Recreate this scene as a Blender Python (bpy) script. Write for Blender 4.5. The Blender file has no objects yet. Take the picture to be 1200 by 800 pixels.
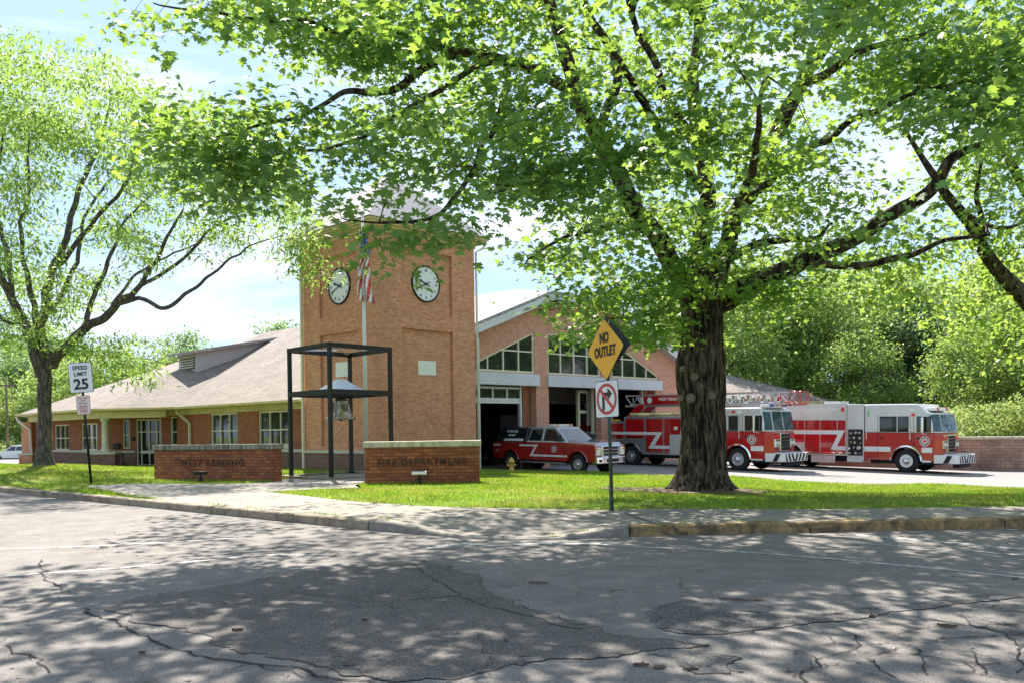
import bpy, bmesh, math, random
import numpy as np
from mathutils import Vector, Matrix, noise, geometry

SC = bpy.context.scene
COL = SC.collection
# ------------------------------------------------------------------ camera
FPX, H0, ROLL, CZ = 1030.0, 503.0, math.radians(0.9), 1.55
cr_, sr_ = math.cos(ROLL), math.sin(ROLL)
cam = bpy.data.objects.new('camera', bpy.data.cameras.new('camera'))
COL.objects.link(cam)
cam.matrix_world = Matrix(((cr_, sr_, 0, 0), (0, 0, -1, 0), (-sr_, cr_, 0, CZ), (0, 0, 0, 1)))
cam.data.sensor_width = 36.0
cam.data.lens = 36.0 * FPX / 1200.0
cam.data.shift_y = (H0 - 400.0) / 1200.0
cam.data.clip_start = 0.1
cam.data.clip_end = 2000
SC.camera = cam
# ------------------------------------------------------------------ world / sun
SUN_EL, SUN_AZ = math.radians(48), math.radians(-14)      # azimuth from +Y, negative = towards -X
sv = Vector((math.sin(SUN_AZ) * math.cos(SUN_EL), math.cos(SUN_AZ) * math.cos(SUN_EL), math.sin(SUN_EL)))
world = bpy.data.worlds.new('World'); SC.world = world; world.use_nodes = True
nt = world.node_tree; nt.nodes.clear()
wo = nt.nodes.new('ShaderNodeOutputWorld'); bg = nt.nodes.new('ShaderNodeBackground')
sky = nt.nodes.new('ShaderNodeTexSky'); sky.sky_type = 'NISHITA'; sky.sun_disc = False
sky.sun_elevation = SUN_EL; sky.sun_rotation = SUN_AZ; sky.air_density = 1.0; sky.dust_density = .25; sky.ozone_density = 2.0
tc = nt.nodes.new('ShaderNodeTexCoord'); mp = nt.nodes.new('ShaderNodeMapping'); mp.inputs['Scale'].default_value = (1.3, 1.3, 4.5)
n1 = nt.nodes.new('ShaderNodeTexNoise'); n1.inputs['Scale'].default_value = 1.7; n1.inputs['Detail'].default_value = 9; n1.inputs['Roughness'].default_value = .58; n1.inputs['Distortion'].default_value = .6
rp = nt.nodes.new('ShaderNodeValToRGB'); rp.color_ramp.elements[0].position = .48; rp.color_ramp.elements[1].position = .70
mx = nt.nodes.new('ShaderNodeMix'); mx.data_type = 'RGBA'; mx.inputs[7].default_value = (3.3, 3.45, 3.7, 1)
L = nt.links.new
L(tc.outputs['Generated'], mp.inputs['Vector']); L(mp.outputs[0], n1.inputs['Vector']); L(n1.outputs['Fac'], rp.inputs['Fac'])
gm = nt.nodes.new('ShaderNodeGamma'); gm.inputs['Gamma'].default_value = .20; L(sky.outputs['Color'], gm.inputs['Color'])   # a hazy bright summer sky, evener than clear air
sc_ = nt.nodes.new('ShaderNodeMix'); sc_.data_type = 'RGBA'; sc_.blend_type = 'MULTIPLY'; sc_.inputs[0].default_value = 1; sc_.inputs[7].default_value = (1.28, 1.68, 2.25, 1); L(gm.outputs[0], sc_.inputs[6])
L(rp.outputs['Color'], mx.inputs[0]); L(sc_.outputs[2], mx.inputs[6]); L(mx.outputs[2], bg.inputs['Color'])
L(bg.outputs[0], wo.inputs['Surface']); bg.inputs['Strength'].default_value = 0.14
sun = bpy.data.objects.new('sun', bpy.data.lights.new('sun', 'SUN')); COL.objects.link(sun)
sun.data.energy = 4.8; sun.data.angle = math.radians(.55); sun.data.color = (1, .94, .86)
sun.rotation_euler = sv.to_track_quat('Z', 'Y').to_euler(); sun.location = (0, 0, 50)
vs = SC.view_settings; vs.view_transform = 'Standard'; vs.look = 'None'; vs.gamma = 1; vs.use_curve_mapping = False
vs.exposure = 1.56
cy = SC.cycles; cy.max_bounces = 7; cy.diffuse_bounces = 3; cy.glossy_bounces = 3; cy.transmission_bounces = 4; cy.transparent_max_bounces = 4
cy.use_denoising = True; cy.caustics_reflective = False; cy.caustics_refractive = False

# ------------------------------------------------------------------ pixel <-> place (photo pixel at 1200x800 and a real distance)
def ray(px, py):
    a = (px - 600) / FPX; b = (H0 - py) / FPX
    return Vector((a * cr_ + b * sr_, 1, -a * sr_ + b * cr_))
def at(px, py, Y): return ray(px, py) * Y + Vector((0, 0, CZ))
def onroad(px, py, z=0.0):
    v = ray(px, py); Y = (z - CZ) / v.z
    return Vector((v.x * Y, Y, z))
def proj(v):
    Z = v[2] - CZ
    return 600 + FPX * (v[0] * cr_ - Z * sr_) / v[1], H0 - FPX * (Z * cr_ + v[0] * sr_) / v[1]

# ------------------------------------------------------------------ materials
MATS = {}
class NB:
    def __init__(s, name):
        s.m = bpy.data.materials.new(name); s.m.use_nodes = True; s.t = s.m.node_tree; s.t.nodes.clear()
        s.out = s.n('ShaderNodeOutputMaterial'); s.p = s.n('ShaderNodeBsdfPrincipled'); s.l(s.p.outputs[0], s.out.inputs[0])
    def n(s, ty, **k):
        x = s.t.nodes.new(ty)
        for a, v in k.items():
            if a.startswith('i_'):
                key = a[2:].replace('_', ' '); x.inputs[key].default_value = v
            else: setattr(x, a, v)
        return x
    def l(s, a, b): s.t.links.new(a, b)
    def coord(s, kind='Object', scale=None):
        c = s.n('ShaderNodeTexCoord').outputs[kind]
        if scale:
            m = s.n('ShaderNodeMapping'); m.inputs['Scale'].default_value = scale; s.l(c, m.inputs['Vector']); return m.outputs[0]
        return c
    def noise(s, co, scale, detail=4, rough=.55, dist=0):
        x = s.n('ShaderNodeTexNoise'); x.inputs['Scale'].default_value = scale; x.inputs['Detail'].default_value = detail
        x.inputs['Roughness'].default_value = rough; x.inputs['Distortion'].default_value = dist; s.l(co, x.inputs['Vector']); return x.outputs['Fac']
    def ramp(s, f, stops):
        x = s.n('ShaderNodeValToRGB'); e = x.color_ramp.elements
        while len(e) < len(stops): e.new(.5)
        for k, (p, c) in enumerate(stops):
            e[k].position = p; e[k].color = (c, c, c, 1) if isinstance(c, (int, float)) else (*c, 1)
        s.l(f, x.inputs['Fac']); return x.outputs['Color']
    def mix(s, f, a, b, mode='MIX'):
        x = s.n('ShaderNodeMix'); x.data_type = 'RGBA'; x.blend_type = mode
        for sock, v in ((x.inputs[0], f), (x.inputs[6], a), (x.inputs[7], b)):
            if hasattr(v, 'links') or hasattr(v, 'is_linked'): s.l(v, sock)
            elif isinstance(v, (int, float)): sock.default_value = v if sock == x.inputs[0] else (v, v, v, 1)
            else: sock.default_value = (*v, 1)
        return x.outputs[2]
    def math(s, op, a, b=0.0):
        x = s.n('ShaderNodeMath', operation=op)
        for sock, v in ((x.inputs[0], a), (x.inputs[1], b)):
            if isinstance(v, (int, float)): sock.default_value = v
            else: s.l(v, sock)
        return x.outputs[0]
    def bump(s, h, strength=.4, dist=.02):
        x = s.n('ShaderNodeBump'); x.inputs['Strength'].default_value = strength; x.inputs['Distance'].default_value = dist
        s.l(h, x.inputs['Height']); s.l(x.outputs[0], s.p.inputs['Normal'])
    def base(s, v):
        if isinstance(v, tuple): s.p.inputs['Base Color'].default_value = (*v, 1)
        else: s.l(v, s.p.inputs['Base Color'])
    def done(s, rough=.7, metal=0, spec=.5):
        s.p.inputs['Roughness'].default_value = rough; s.p.inputs['Metallic'].default_value = metal
        s.p.inputs['Specular IOR Level'].default_value = spec
        MATS[s.m.name] = s.m; return s.m

def plain(name, c, rough=.6, metal=0, spec=.5, var=.12, scale=6, coat=0, dirt=0.0):
    b = NB(name); co = b.coord()
    f = b.noise(co, scale, 5, .6)
    col = b.mix(b.ramp(f, [(.3, 0), (.7, 1)]), tuple(x * (1 - var) for x in c), tuple(min(1, x * (1 + var)) for x in c))
    if dirt:
        g = b.noise(co, scale * .35, 6, .7, .4)
        col = b.mix(b.math('MULTIPLY', b.ramp(g, [(.45, 0), (.7, 1)]), dirt), col, (.09, .08, .065))
    b.base(col)
    if coat: b.p.inputs['Coat Weight'].default_value = coat; b.p.inputs['Coat Roughness'].default_value = .04
    return b.done(rough, metal, spec)

def brickm(name, c1, c2, mortar, bw=.203, bh=.068, mw=.006, rough=.85, stain=.25, patch=None):
    b = NB(name); uv = b.coord('UV')
    x = b.n('ShaderNodeTexBrick'); b.l(uv, x.inputs['Vector'])
    x.inputs['Color1'].default_value = (*c1, 1); x.inputs['Color2'].default_value = (*c2, 1); x.inputs['Mortar'].default_value = (*mortar, 1)
    x.inputs['Scale'].default_value = 1; x.inputs['Mortar Size'].default_value = mw; x.inputs['Mortar Smooth'].default_value = .2
    x.inputs['Brick Width'].default_value = bw; x.inputs['Row Height'].default_value = bh
    f = b.noise(uv, 1.1, 6, .62, .5); g = b.noise(uv, 9, 4, .7)
    col = b.mix(b.math('MULTIPLY', b.ramp(f, [(.42, 0), (.72, 1)]), stain), x.outputs['Color'], (.06, .05, .04) if patch is None else patch)
    col = b.mix(.25, col, b.ramp(g, [(.3, .55), (.7, 1.4)]), 'MULTIPLY')
    b.base(col)
    h = b.mix(.35, b.math('SUBTRACT', 1.0, x.outputs['Fac']), g)
    b.bump(h, .5, .008)
    return b.done(rough, 0, .3)

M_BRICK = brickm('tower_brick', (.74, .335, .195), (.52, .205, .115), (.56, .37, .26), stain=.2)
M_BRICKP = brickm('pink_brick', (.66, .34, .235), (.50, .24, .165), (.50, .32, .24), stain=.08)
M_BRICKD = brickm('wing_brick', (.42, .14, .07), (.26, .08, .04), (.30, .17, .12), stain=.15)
M_BRICKW = brickm('sign_wall_brick', (.46, .15, .055), (.24, .07, .03), (.10, .055, .035), .24, .098, .009, stain=.5)
M_BLOCK = brickm('base_block', (.25, .14, .105), (.20, .105, .08), (.28, .20, .16), .39, .19, .010, stain=.3)
M_RETAIN = brickm('retaining_block', (.50, .32, .24), (.36, .22, .155), (.24, .16, .12), .40, .15, .012, stain=.7)
M_CREAM = plain('cream_trim', (.62, .52, .27), .55, var=.10, scale=3, dirt=.3)
M_CREAM2 = plain('cream_frame', (.70, .65, .48), .5, var=.06)
M_LIME = plain('limestone_cap', (.55, .49, .36), .85, var=.25, scale=8, dirt=.55)
M_LIMECLEAN = plain('limestone', (.58, .54, .44), .8, var=.15, scale=6, dirt=.25)
M_LINTEL = plain('precast_lintel', (.60, .60, .63), .8, var=.06, scale=2, dirt=.12)
M_WHITE = plain('white_metal', (.72, .72, .72), .4, var=.05)
M_WHITEPLAQUE = plain('white_plaque', (.78, .77, .72), .5, var=.05)
M_ALU = plain('aluminium', (.62, .63, .66), .32, .85, var=.12)
M_DIAMOND = plain('tread_plate', (.66, .67, .69), .35, .6, var=.25, scale=30)
M_CHROME = plain('chrome', (.80, .81, .83), .12, 1.0, var=.05)
M_BLACKSTEEL = plain('black_steel', (.010, .009, .009), .45, .3, var=.4, scale=10)
M_POLE = plain('weathered_green_pole', (.07, .095, .07), .6, .4, var=.5, scale=9)
M_RUBBER = plain('rubber', (.018, .018, .019), .85, var=.3)
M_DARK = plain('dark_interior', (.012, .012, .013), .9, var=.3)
M_UNDER = plain('underbody_black', (.015, .015, .016), .8)
M_RED = plain('fire_red', (.42, .010, .012), .22, 0, .5, var=.08, scale=1.5, coat=1.0)
M_REDM = plain('pickup_maroon', (.36, .018, .014), .25, 0, .5, var=.08, scale=1.5, coat=1.0)
M_SKYSHEEN = plain('dark_paint_sky_sheen', (.38, .38, .42), .22, .5, .5, var=.1, coat=1.0)  # pale grey: sky highlight put into the colour of the dark upper paint
M_BLACKP = plain('gloss_black', (.030, .028, .034), .12, 0, .6, var=.1, coat=1.0)
M_SILVER = plain('silver_paint', (.62, .61, .60), .32, .25, .5, var=.05, coat=.6)
M_STRIPE = plain('reflective_white', (.74, .73, .72), .35, var=.04)
M_GLASS = plain('dark_glass', (.012, .020, .018), .04, 0, .9, var=.2)
M_WSHIELD = plain('windscreen_glass', (.02, .06, .08), .05, 0, .9, var=.3)
M_AMBER = plain('amber_lens', (.8, .22, .02), .3); M_REDLENS = plain('red_lens', (.75, .03, .02), .25); M_CLEAR = plain('clear_lens', (.75, .76, .72), .15)
M_YELLOW = plain('safety_yellow', (.70, .55, .03), .5)
M_HYDRANT = plain('hydrant_yellow', (.62, .38, .08), .55, var=.25, dirt=.4)
M_SIGNY = plain('sign_yellow', (.86, .44, .02), .45, var=.07, scale=14, dirt=.12)
M_SIGNW = plain('sign_white', (.78, .79, .80), .45, var=.03, dirt=.08)
M_SIGNBACK = plain('sign_back', (.16, .17, .17), .5, .5, var=.2)
M_INK = plain('sign_black', (.012, .012, .014), .5); M_SIGNR = plain('sign_red', (.50, .05, .03), .45)
M_TXTFADE = plain('faded_red_print', (.46, .10, .08), .6, var=.3, scale=40)
M_BRONZE = plain('bell_metal', (.36, .29, .20), .25, .95, var=.35, scale=5, dirt=.5)
M_LETTER = plain('aged_letter', (.085, .034, .02), .8, var=.5)
M_GREYSHEET = plain('grey_siding', (.42, .40, .42), .7, var=.06)
M_HOLE = plain('louvre_dark', (.02, .02, .02), .9)
M_HAIRLINE = plain('gap_black', (.02, .015, .015), .8)
M_BODYW = plain('white_car_paint', (.78, .79, .80), .25, coat=1.0, var=.03)
M_BODYG = plain('grey_car_paint', (.34, .37, .40), .25, coat=1.0, var=.03)
M_WOOD = plain('utility_wood', (.18, .13, .09), .9, var=.3)
M_HOSE = plain('hose_yellow', (.75, .68, .30), .8, var=.2, scale=20)

def shingles(name, c1, c2):
    b = NB(name); uv = b.coord('UV')
    x = b.n('ShaderNodeTexBrick'); b.l(uv, x.inputs['Vector'])
    x.inputs['Color1'].default_value = (*c1, 1); x.inputs['Color2'].default_value = (*c2, 1); x.inputs['Mortar'].default_value = (*(q * .32 for q in c1), 1)
    x.inputs['Scale'].default_value = 1; x.inputs['Mortar Size'].default_value = .016; x.inputs['Mortar Smooth'].default_value = .6
    x.inputs['Brick Width'].default_value = .33; x.inputs['Row Height'].default_value = .145; x.inputs['Bias'].default_value = 0
    g = b.noise(uv, 14, 4, .7); f = b.noise(uv, .5, 5, .6)
    col = b.mix(.4, x.outputs['Color'], b.ramp(g, [(.3, .4), (.7, 1.5)]), 'MULTIPLY')
    col = b.mix(.45, col, b.ramp(f, [(.35, .6), (.65, 1.15)]), 'MULTIPLY')
    b.base(col); b.bump(b.mix(.5, b.math('SUBTRACT', 1.0, x.outputs['Fac']), g), .5, .012)
    return b.done(.9, 0, .25)
M_SHINGLE = shingles('warm_shingles', (.31, .255, .215), (.22, .185, .16))
M_SHINGLE2 = shingles('grey_shingles', (.44, .415, .42), (.36, .34, .35))

def asphalt(name, dark, light, crack=True, mottling=.5, alli=False):
    b = NB(name); co = b.coord()
    big = b.noise(co, .28, 6, .6, .3); mid = b.noise(co, 2.2, 6, .65); fine = b.noise(co, 38, 5, .85); agg = b.noise(co, 110, 2, .8)
    col = b.mix(b.ramp(big, [(.32, 0), (.68, 1)]), dark, light)
    col = b.mix(mottling, col, b.ramp(mid, [(.38, .66), (.62, 1.34)]), 'MULTIPLY')
    col = b.mix(.55, col, b.ramp(fine, [(.42, .45), (.58, 1.6)]), 'MULTIPLY')
    col = b.mix(b.ramp(agg, [(.57, 0), (.62, 1)]), col, (.30, .285, .27))
    tn = b.noise(co, .9, 5, .7, 1.2)
    col = b.mix(b.math('MULTIPLY', b.ramp(tn, [(.56, 0), (.74, 1)]), .45), col, (.15, .115, .085))
    h = b.mix(.5, fine, mid)
    if crack:
        dv = b.n('ShaderNodeTexNoise'); dv.inputs['Scale'].default_value = 2.4; dv.inputs['Detail'].default_value = 5; b.l(co, dv.inputs['Vector'])
        va = b.n('ShaderNodeVectorMath', operation='SCALE'); va.inputs['Scale'].default_value = .55; b.l(dv.outputs['Color'], va.inputs[0])
        vb = b.n('ShaderNodeVectorMath', operation='ADD'); b.l(co, vb.inputs[0]); b.l(va.outputs[0], vb.inputs[1])
        msk = b.noise(co, .33, 3, .5, .4)
        for sc, w, lo, hi in ((11, .05, .2, .25), (5, .02, .2, .25)) if alli else ((1.7, .006, .50, .56), (5.5, .014, .56, .63), (.45, .0025, .30, .44)):
            v = b.n('ShaderNodeTexVoronoi', feature='DISTANCE_TO_EDGE'); v.inputs['Scale'].default_value = sc; b.l(vb.outputs[0], v.inputs['Vector'])
            ln = b.ramp(v.outputs['Distance'], [(0, 1), (w, .0)])
            k = b.math('MULTIPLY', ln, b.ramp(msk, [(lo, 0), (hi, 1)]))
            k = b.math('MULTIPLY', k, b.ramp(mid, [(.35, .25), (.55, 1)]))
            col = b.mix(k, col, (.018, .015, .012)); 
    b.base(col); b.bump(h, .7, .014)
    return b.done(.9, 0, .25)
M_ROAD = asphalt('asphalt', (.138, .122, .107), (.190, .168, .147))
M_PATCH = asphalt('asphalt_repair', (.068, .058, .050), (.112, .096, .082), crack=True, mottling=.4)
M_PATCH2 = asphalt('asphalt_seal', (.07, .065, .06), (.135, .125, .115), crack=True, mottling=.9, alli=True)
M_CRACK = plain('crack_fill', (.014, .012, .010), .95, var=.5, scale=25)
M_APRON = asphalt('apron_concrete', (.20, .184, .174), (.265, .243, .228), crack=False, mottling=.2)
def streaked(name):
    b = NB(name); co = b.coord('Object', (14, 14, 1.2)); f = b.noise(co, 1.3, 6, .7, .3); g = b.noise(b.coord(), 3, 5, .6)
    col = b.mix(b.ramp(f, [(.40, 0), (.58, 1)]), (.40, .36, .29), (.035, .03, .022)); col = b.mix(b.ramp(g, [(.35, .0), (.75, .6)]), col, (.30, .27, .22))
    b.base(col); b.bump(f, .4, .01); return b.done(.9, 0, .3)
M_STREAK = streaked('black_streaked_cap')
def concrete(name, a, c, stain, st=.45):
    b = NB(name); co = b.coord()
    f = b.noise(co, .8, 6, .65, .4); g = b.noise(co, 30, 4, .7); k = b.noise(co, 2.5, 6, .7, .8)
    col = b.mix(f, a, c); col = b.mix(.5, col, b.ramp(g, [(.4, .6), (.6, 1.4)]), 'MULTIPLY')
    col = b.mix(b.math('MULTIPLY', b.ramp(k, [(.45, 0), (.62, 1)]), st), col, stain)
    b.base(col); b.bump(g, .3, .006); return b.done(.9, 0, .3)
M_WALK = concrete('sidewalk_concrete', (.30, .265, .225), (.20, .175, .15), (.12, .11, .09))
M_KERB = concrete('kerb_stone', (.36, .29, .20), (.24, .19, .13), (.08, .065, .045), .7)
M_KERBY = concrete('kerb_yellow', (.40, .26, .10), (.24, .165, .085), (.07, .055, .035), .9)
def worn_paint(name, c):
    b = NB(name); co = b.coord(); f = b.noise(co, 7, 7, .75); g = b.noise(co, 60, 3, .8)
    k = b.math('MULTIPLY', b.ramp(f, [(.42, .1), (.58, 1)]), b.ramp(g, [(.38, .2), (.55, 1)]))
    b.base(b.mix(k, (.15, .14, .135), c)); b.bump(g, .3, .006); return b.done(.8, 0, .35)
M_LINE = worn_paint('worn_white_paint', (.56, .54, .50))
def grassm(name, a, c, transl=.35):
    b = NB(name); g = b.n('ShaderNodeNewGeometry'); co = b.coord()
    big = b.noise(co, .45, 5, .65, .3)
    col = b.mix(b.ramp(g.outputs['Random Per Island'], [(0, 0), (1, 1)]), a, c)
    col = b.mix(b.math('MULTIPLY', b.ramp(big, [(.46, 0), (.64, 1)]), .6), col, (.36, .31, .11))
    col = b.mix(b.math('MULTIPLY', b.ramp(b.noise(co, .9, 4, .6, .5), [(.54, 0), (.66, 1)]), .6), col, (.045, .13, .012))
    b.base(col); b.done(.6, 0, .3)
    tr = b.n('ShaderNodeBsdfTranslucent'); b.l(b.mix(.0, b.mix(1, col, (1.6, 1.6, .9), 'MULTIPLY'), col), tr.inputs['Color'])
    ms = b.n('ShaderNodeMixShader'); ms.inputs[0].default_value = transl; b.l(b.p.outputs[0], ms.inputs[1]); b.l(tr.outputs[0], ms.inputs[2]); b.l(ms.outputs[0], b.out.inputs[0])
    return b.m
M_GRASS = grassm('grass_blade', (.09, .19, .015), (.32, .42, .055))
def soil(name):
    b = NB(name); co = b.coord(); f = b.noise(co, .45, 5, .65, .3); g = b.noise(co, 25, 5, .75); k = b.noise(co, 5, 5, .7)
    col = b.mix(b.ramp(g, [(.3, 0), (.7, 1)]), (.08, .16, .015), (.22, .30, .035))
    col = b.mix(b.math('MULTIPLY', b.ramp(f, [(.42, 0), (.66, 1)]), .5), col, (.26, .22, .08))
    col = b.mix(b.math('MULTIPLY', b.ramp(k, [(.6, 0), (.72, 1)]), .4), col, (.14, .10, .06))
    b.base(col); b.bump(g, .8, .03); return b.done(.95, 0, .2)
M_LAWN = soil('lawn_turf')
M_MULCH = concrete('root_mulch', (.20, .13, .085), (.13, .085, .055), (.05, .03, .02))
def leafm(name, a, c, tcol, transl=.5, rough=.5, cool=None):
    b = NB(name); g = b.n('ShaderNodeNewGeometry')
    r = g.outputs['Random Per Island']
    col = b.mix(r, a, c)
    if cool: kk = b.ramp(b.noise(b.coord(), .28, 3, .5), [(.44, 0), (.58, 1)]); col = b.mix(b.math('MULTIPLY', kk, .8), col, cool)
    b.base(col); b.done(rough, 0, .22)
    tr = b.n('ShaderNodeBsdfTranslucent'); b.l(b.mix(r, tuple(.7 * q for q in tcol), tcol), tr.inputs['Color'])
    ms = b.n('ShaderNodeMixShader'); ms.inputs[0].default_value = transl; b.l(b.p.outputs[0], ms.inputs[1]); b.l(tr.outputs[0], ms.inputs[2]); b.l(ms.outputs[0], b.out.inputs[0])
    return b.m
M_MAPLE = leafm('maple_leaf', (.045, .14, .04), (.12, .27, .095), (.45, .66, .08), .43, .45, (.11, .225, .13))
M_LOCUST = leafm('locust_leaf', (.07, .15, .035), (.17, .28, .07), (.46, .68, .12), .42)
M_LIGHTLEAF = leafm('bright_leaf', (.10, .20, .04), (.17, .29, .07), (.50, .70, .10), .45)
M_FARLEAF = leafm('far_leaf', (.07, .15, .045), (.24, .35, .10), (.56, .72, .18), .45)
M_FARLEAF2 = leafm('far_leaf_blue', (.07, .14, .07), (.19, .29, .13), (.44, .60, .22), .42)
M_SHRUB = leafm('shrub_leaf', (.11, .18, .04), (.22, .30, .08), (.5, .62, .15), .4)
def barkm(name, a, c, sc=(9, 9, 1.6)):
    b = NB(name); co = b.coord('Object', sc); f = b.noise(co, 1.6, 7, .7, .6); o = b.coord(); k = b.noise(o, 1.5, 5, .7)
    col = b.mix(b.ramp(f, [(.44, 0), (.62, 1)]), a, c)
    col = b.mix(b.math('MULTIPLY', b.ramp(k, [(.5, 0), (.7, 1)]), .25), col, (.10, .12, .06))
    b.base(col); b.bump(f, 1.0, .09); return b.done(.95, 0, .2)
M_BARK = barkm('maple_bark', (.012, .009, .007), (.19, .14, .10), (7, 7, .9))
M_BARK2 = barkm('locust_bark', (.06, .05, .045), (.24, .21, .18))
M_KNOT = plain('healed_knot', (.17, .15, .10), .9, var=.35, scale=18, dirt=.3)
M_DEADLEAF = plain('dead_leaf', (.12, .065, .035), .8, var=.5, scale=20)
M_TWIG = plain('dry_bark_chip', (.12, .085, .06), .9, var=.4, scale=20)

# ------------------------------------------------------------------ object helpers
def link(o, parent=None):
    COL.objects.link(o)
    if parent is not None: o.parent = parent
    return o
def tag(o, label=None, cat=None, group=None, kind=None):
    if label: o['label'] = label
    if cat: o['category'] = cat
    if group: o['group'] = group
    if kind: o['kind'] = kind
    return o
def thing(name, label, cat, loc=(0, 0, 0), rz=0.0, group=None, pitch=0.0):
    o = bpy.data.objects.new(name, None); link(o); o.empty_display_size = .2
    o.location = loc; o.rotation_euler = (0, pitch, rz); return tag(o, label, cat, group)

class MB:
    def __init__(s): s.v = []; s.f = []; s.sm = []
    def add(s, vs, fs, smooth=False):
        o = len(s.v); s.v += [tuple(v) for v in vs]; s.f += [tuple(i + o for i in f) for f in fs]; s.sm += [smooth] * len(fs); return s
    def box(s, x0, y0, z0, x1, y1, z1, M=None):
        vs = [(x0, y0, z0), (x1, y0, z0), (x1, y1, z0), (x0, y1, z0), (x0, y0, z1), (x1, y0, z1), (x1, y1, z1), (x0, y1, z1)]
        if M is not None: vs = [M @ Vector(v) for v in vs]
        return s.add(vs, [(3, 2, 1, 0), (4, 5, 6, 7), (0, 1, 5, 4), (1, 2, 6, 5), (2, 3, 7, 6), (3, 0, 4, 7)])
    def hexa(s, lo, hi, smooth=False):   # two quads (4 pts each)
        n = len(lo); vs = list(lo) + list(hi)
        return s.add(vs, [tuple(range(n - 1, -1, -1)), tuple(range(n, 2 * n))] + [(i, (i + 1) % n, n + (i + 1) % n, n + i) for i in range(n)], smooth)
    def prism(s, poly, a, b, axis='y'):  # poly in the other two axes
        def mk(p, t): return {'y': (p[0], t, p[1]), 'x': (t, p[0], p[1]), 'z': (p[0], p[1], t)}[axis]
        return s.hexa([mk(p, a) for p in poly], [mk(p, b) for p in poly])
    def tube(s, pts, rad, n=8, cap=True, smooth=True):
        pts = [Vector(p) for p in pts]; m = len(pts)
        rad = [rad] * m if isinstance(rad, (int, float)) else rad
        up = Vector((0, 0, 1)); d0 = (pts[1] - pts[0]).normalized()
        if abs(d0.z) > .9: up = Vector((0, 1, 0))
        sdir = d0.cross(up).normalized(); vs = []
        for i in range(m):
            d = ((pts[min(i + 1, m - 1)] - pts[max(i - 1, 0)])).normalized()
            sdir = (sdir - d * sdir.dot(d)).normalized(); t = d.cross(sdir)
            for k in range(n):
                a = 2 * math.pi * k / n; vs.append(pts[i] + (sdir * math.cos(a) + t * math.sin(a)) * rad[i])
        fs = [(i * n + k, i * n + (k + 1) % n, (i + 1) * n + (k + 1) % n, (i + 1) * n + k) for i in range(m - 1) for k in range(n)]
        s.add(vs, fs, smooth)
        if cap:
            o = len(s.v) - len(vs)
            s.f += [tuple(o + k for k in range(n - 1, -1, -1)), tuple(o + (m - 1) * n + k for k in range(n))]; s.sm += [False, False]
        return s
    def cyl(s, c0, c1, r, n=16, r2=None, smooth=True): return s.tube([c0, c1], [r, r if r2 is None else r2], n, True, smooth)
    def lathe(s, prof, n=24, M=None, smooth=True):  # prof (r,z)
        vs = [Vector((r * math.cos(2 * math.pi * k / n), r * math.sin(2 * math.pi * k / n), z)) for r, z in prof for k in range(n)]
        if M is not None: vs = [M @ v for v in vs]
        fs = [(i * n + k, i * n + (k + 1) % n, (i + 1) * n + (k + 1) % n, (i + 1) * n + k) for i in range(len(prof) - 1) for k in range(n)]
        s.add(vs, fs, smooth); o = len(s.v) - len(vs)
        s.f += [tuple(o + k for k in range(n - 1, -1, -1)), tuple(o + (len(prof) - 1) * n + k for k in range(n))]; s.sm += [False, False]
        return s
    def ribbon(s, pts, w, z=None):
        pts = [Vector(p) for p in pts]; vs = []; n = len(pts)
        w = [w] * n if isinstance(w, (int, float)) else w
        for i in range(n):
            d = pts[min(i + 1, n - 1)] - pts[max(i - 1, 0)]; d.z = 0; d.normalize(); q = Vector((-d.y, d.x, 0)) * w[i] / 2
            vs += [pts[i] - q, pts[i] + q]
        return s.add(vs, [(2 * i, 2 * i + 2, 2 * i + 3, 2 * i + 1) for i in range(n - 1)])
    def build(s, name, mat, parent=None, bevel=0, recalc=True, uv=True):
        me = bpy.data.meshes.new(name); me.from_pydata([tuple(v) for v in s.v], [], s.f)
        me.polygons.foreach_set('use_smooth', s.sm)
        if recalc:
            bm = bmesh.new(); bm.from_mesh(me); bmesh.ops.recalc_face_normals(bm, faces=bm.faces); bm.to_mesh(me); bm.free()
        me.update()
        if uv: metre_uv(me)
        if mat: me.materials.append(mat)
        o = bpy.data.objects.new(name, me); link(o, parent)
        if bevel:
            m = o.modifiers.new('bevel', 'BEVEL'); m.width = bevel; m.segments = 2; m.limit_method = 'ANGLE'; m.angle_limit = math.radians(35)
        return o
def metre_uv(me):
    n = len(me.polygons); nl = len(me.loops)
    co = np.empty(len(me.vertices) * 3); me.vertices.foreach_get('co', co); co = co.reshape(-1, 3)
    nr = np.empty(n * 3); me.polygons.foreach_get('normal', nr); nr = nr.reshape(-1, 3)
    lt = np.empty(n, int); me.polygons.foreach_get('loop_total', lt); vi = np.empty(nl, int); me.loops.foreach_get('vertex_index', vi)
    N = np.repeat(nr, lt, axis=0); C = co[vi]
    tx, ty = -N[:, 1], N[:, 0]; ln = np.hypot(tx, ty); flat = ln < .25
    tx = np.where(flat, 1, tx / np.maximum(ln, 1e-6)); ty = np.where(flat, 0, ty / np.maximum(ln, 1e-6))
    u = C[:, 0] * tx + C[:, 1] * ty
    v = np.where(flat, C[:, 1], C[:, 2] / np.maximum(np.sqrt(np.maximum(1 - N[:, 2] ** 2, 0)), .2))
    l = me.uv_layers.new(name='UVMap'); l.data.foreach_set('uv', np.column_stack([u, v]).ravel())
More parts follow.
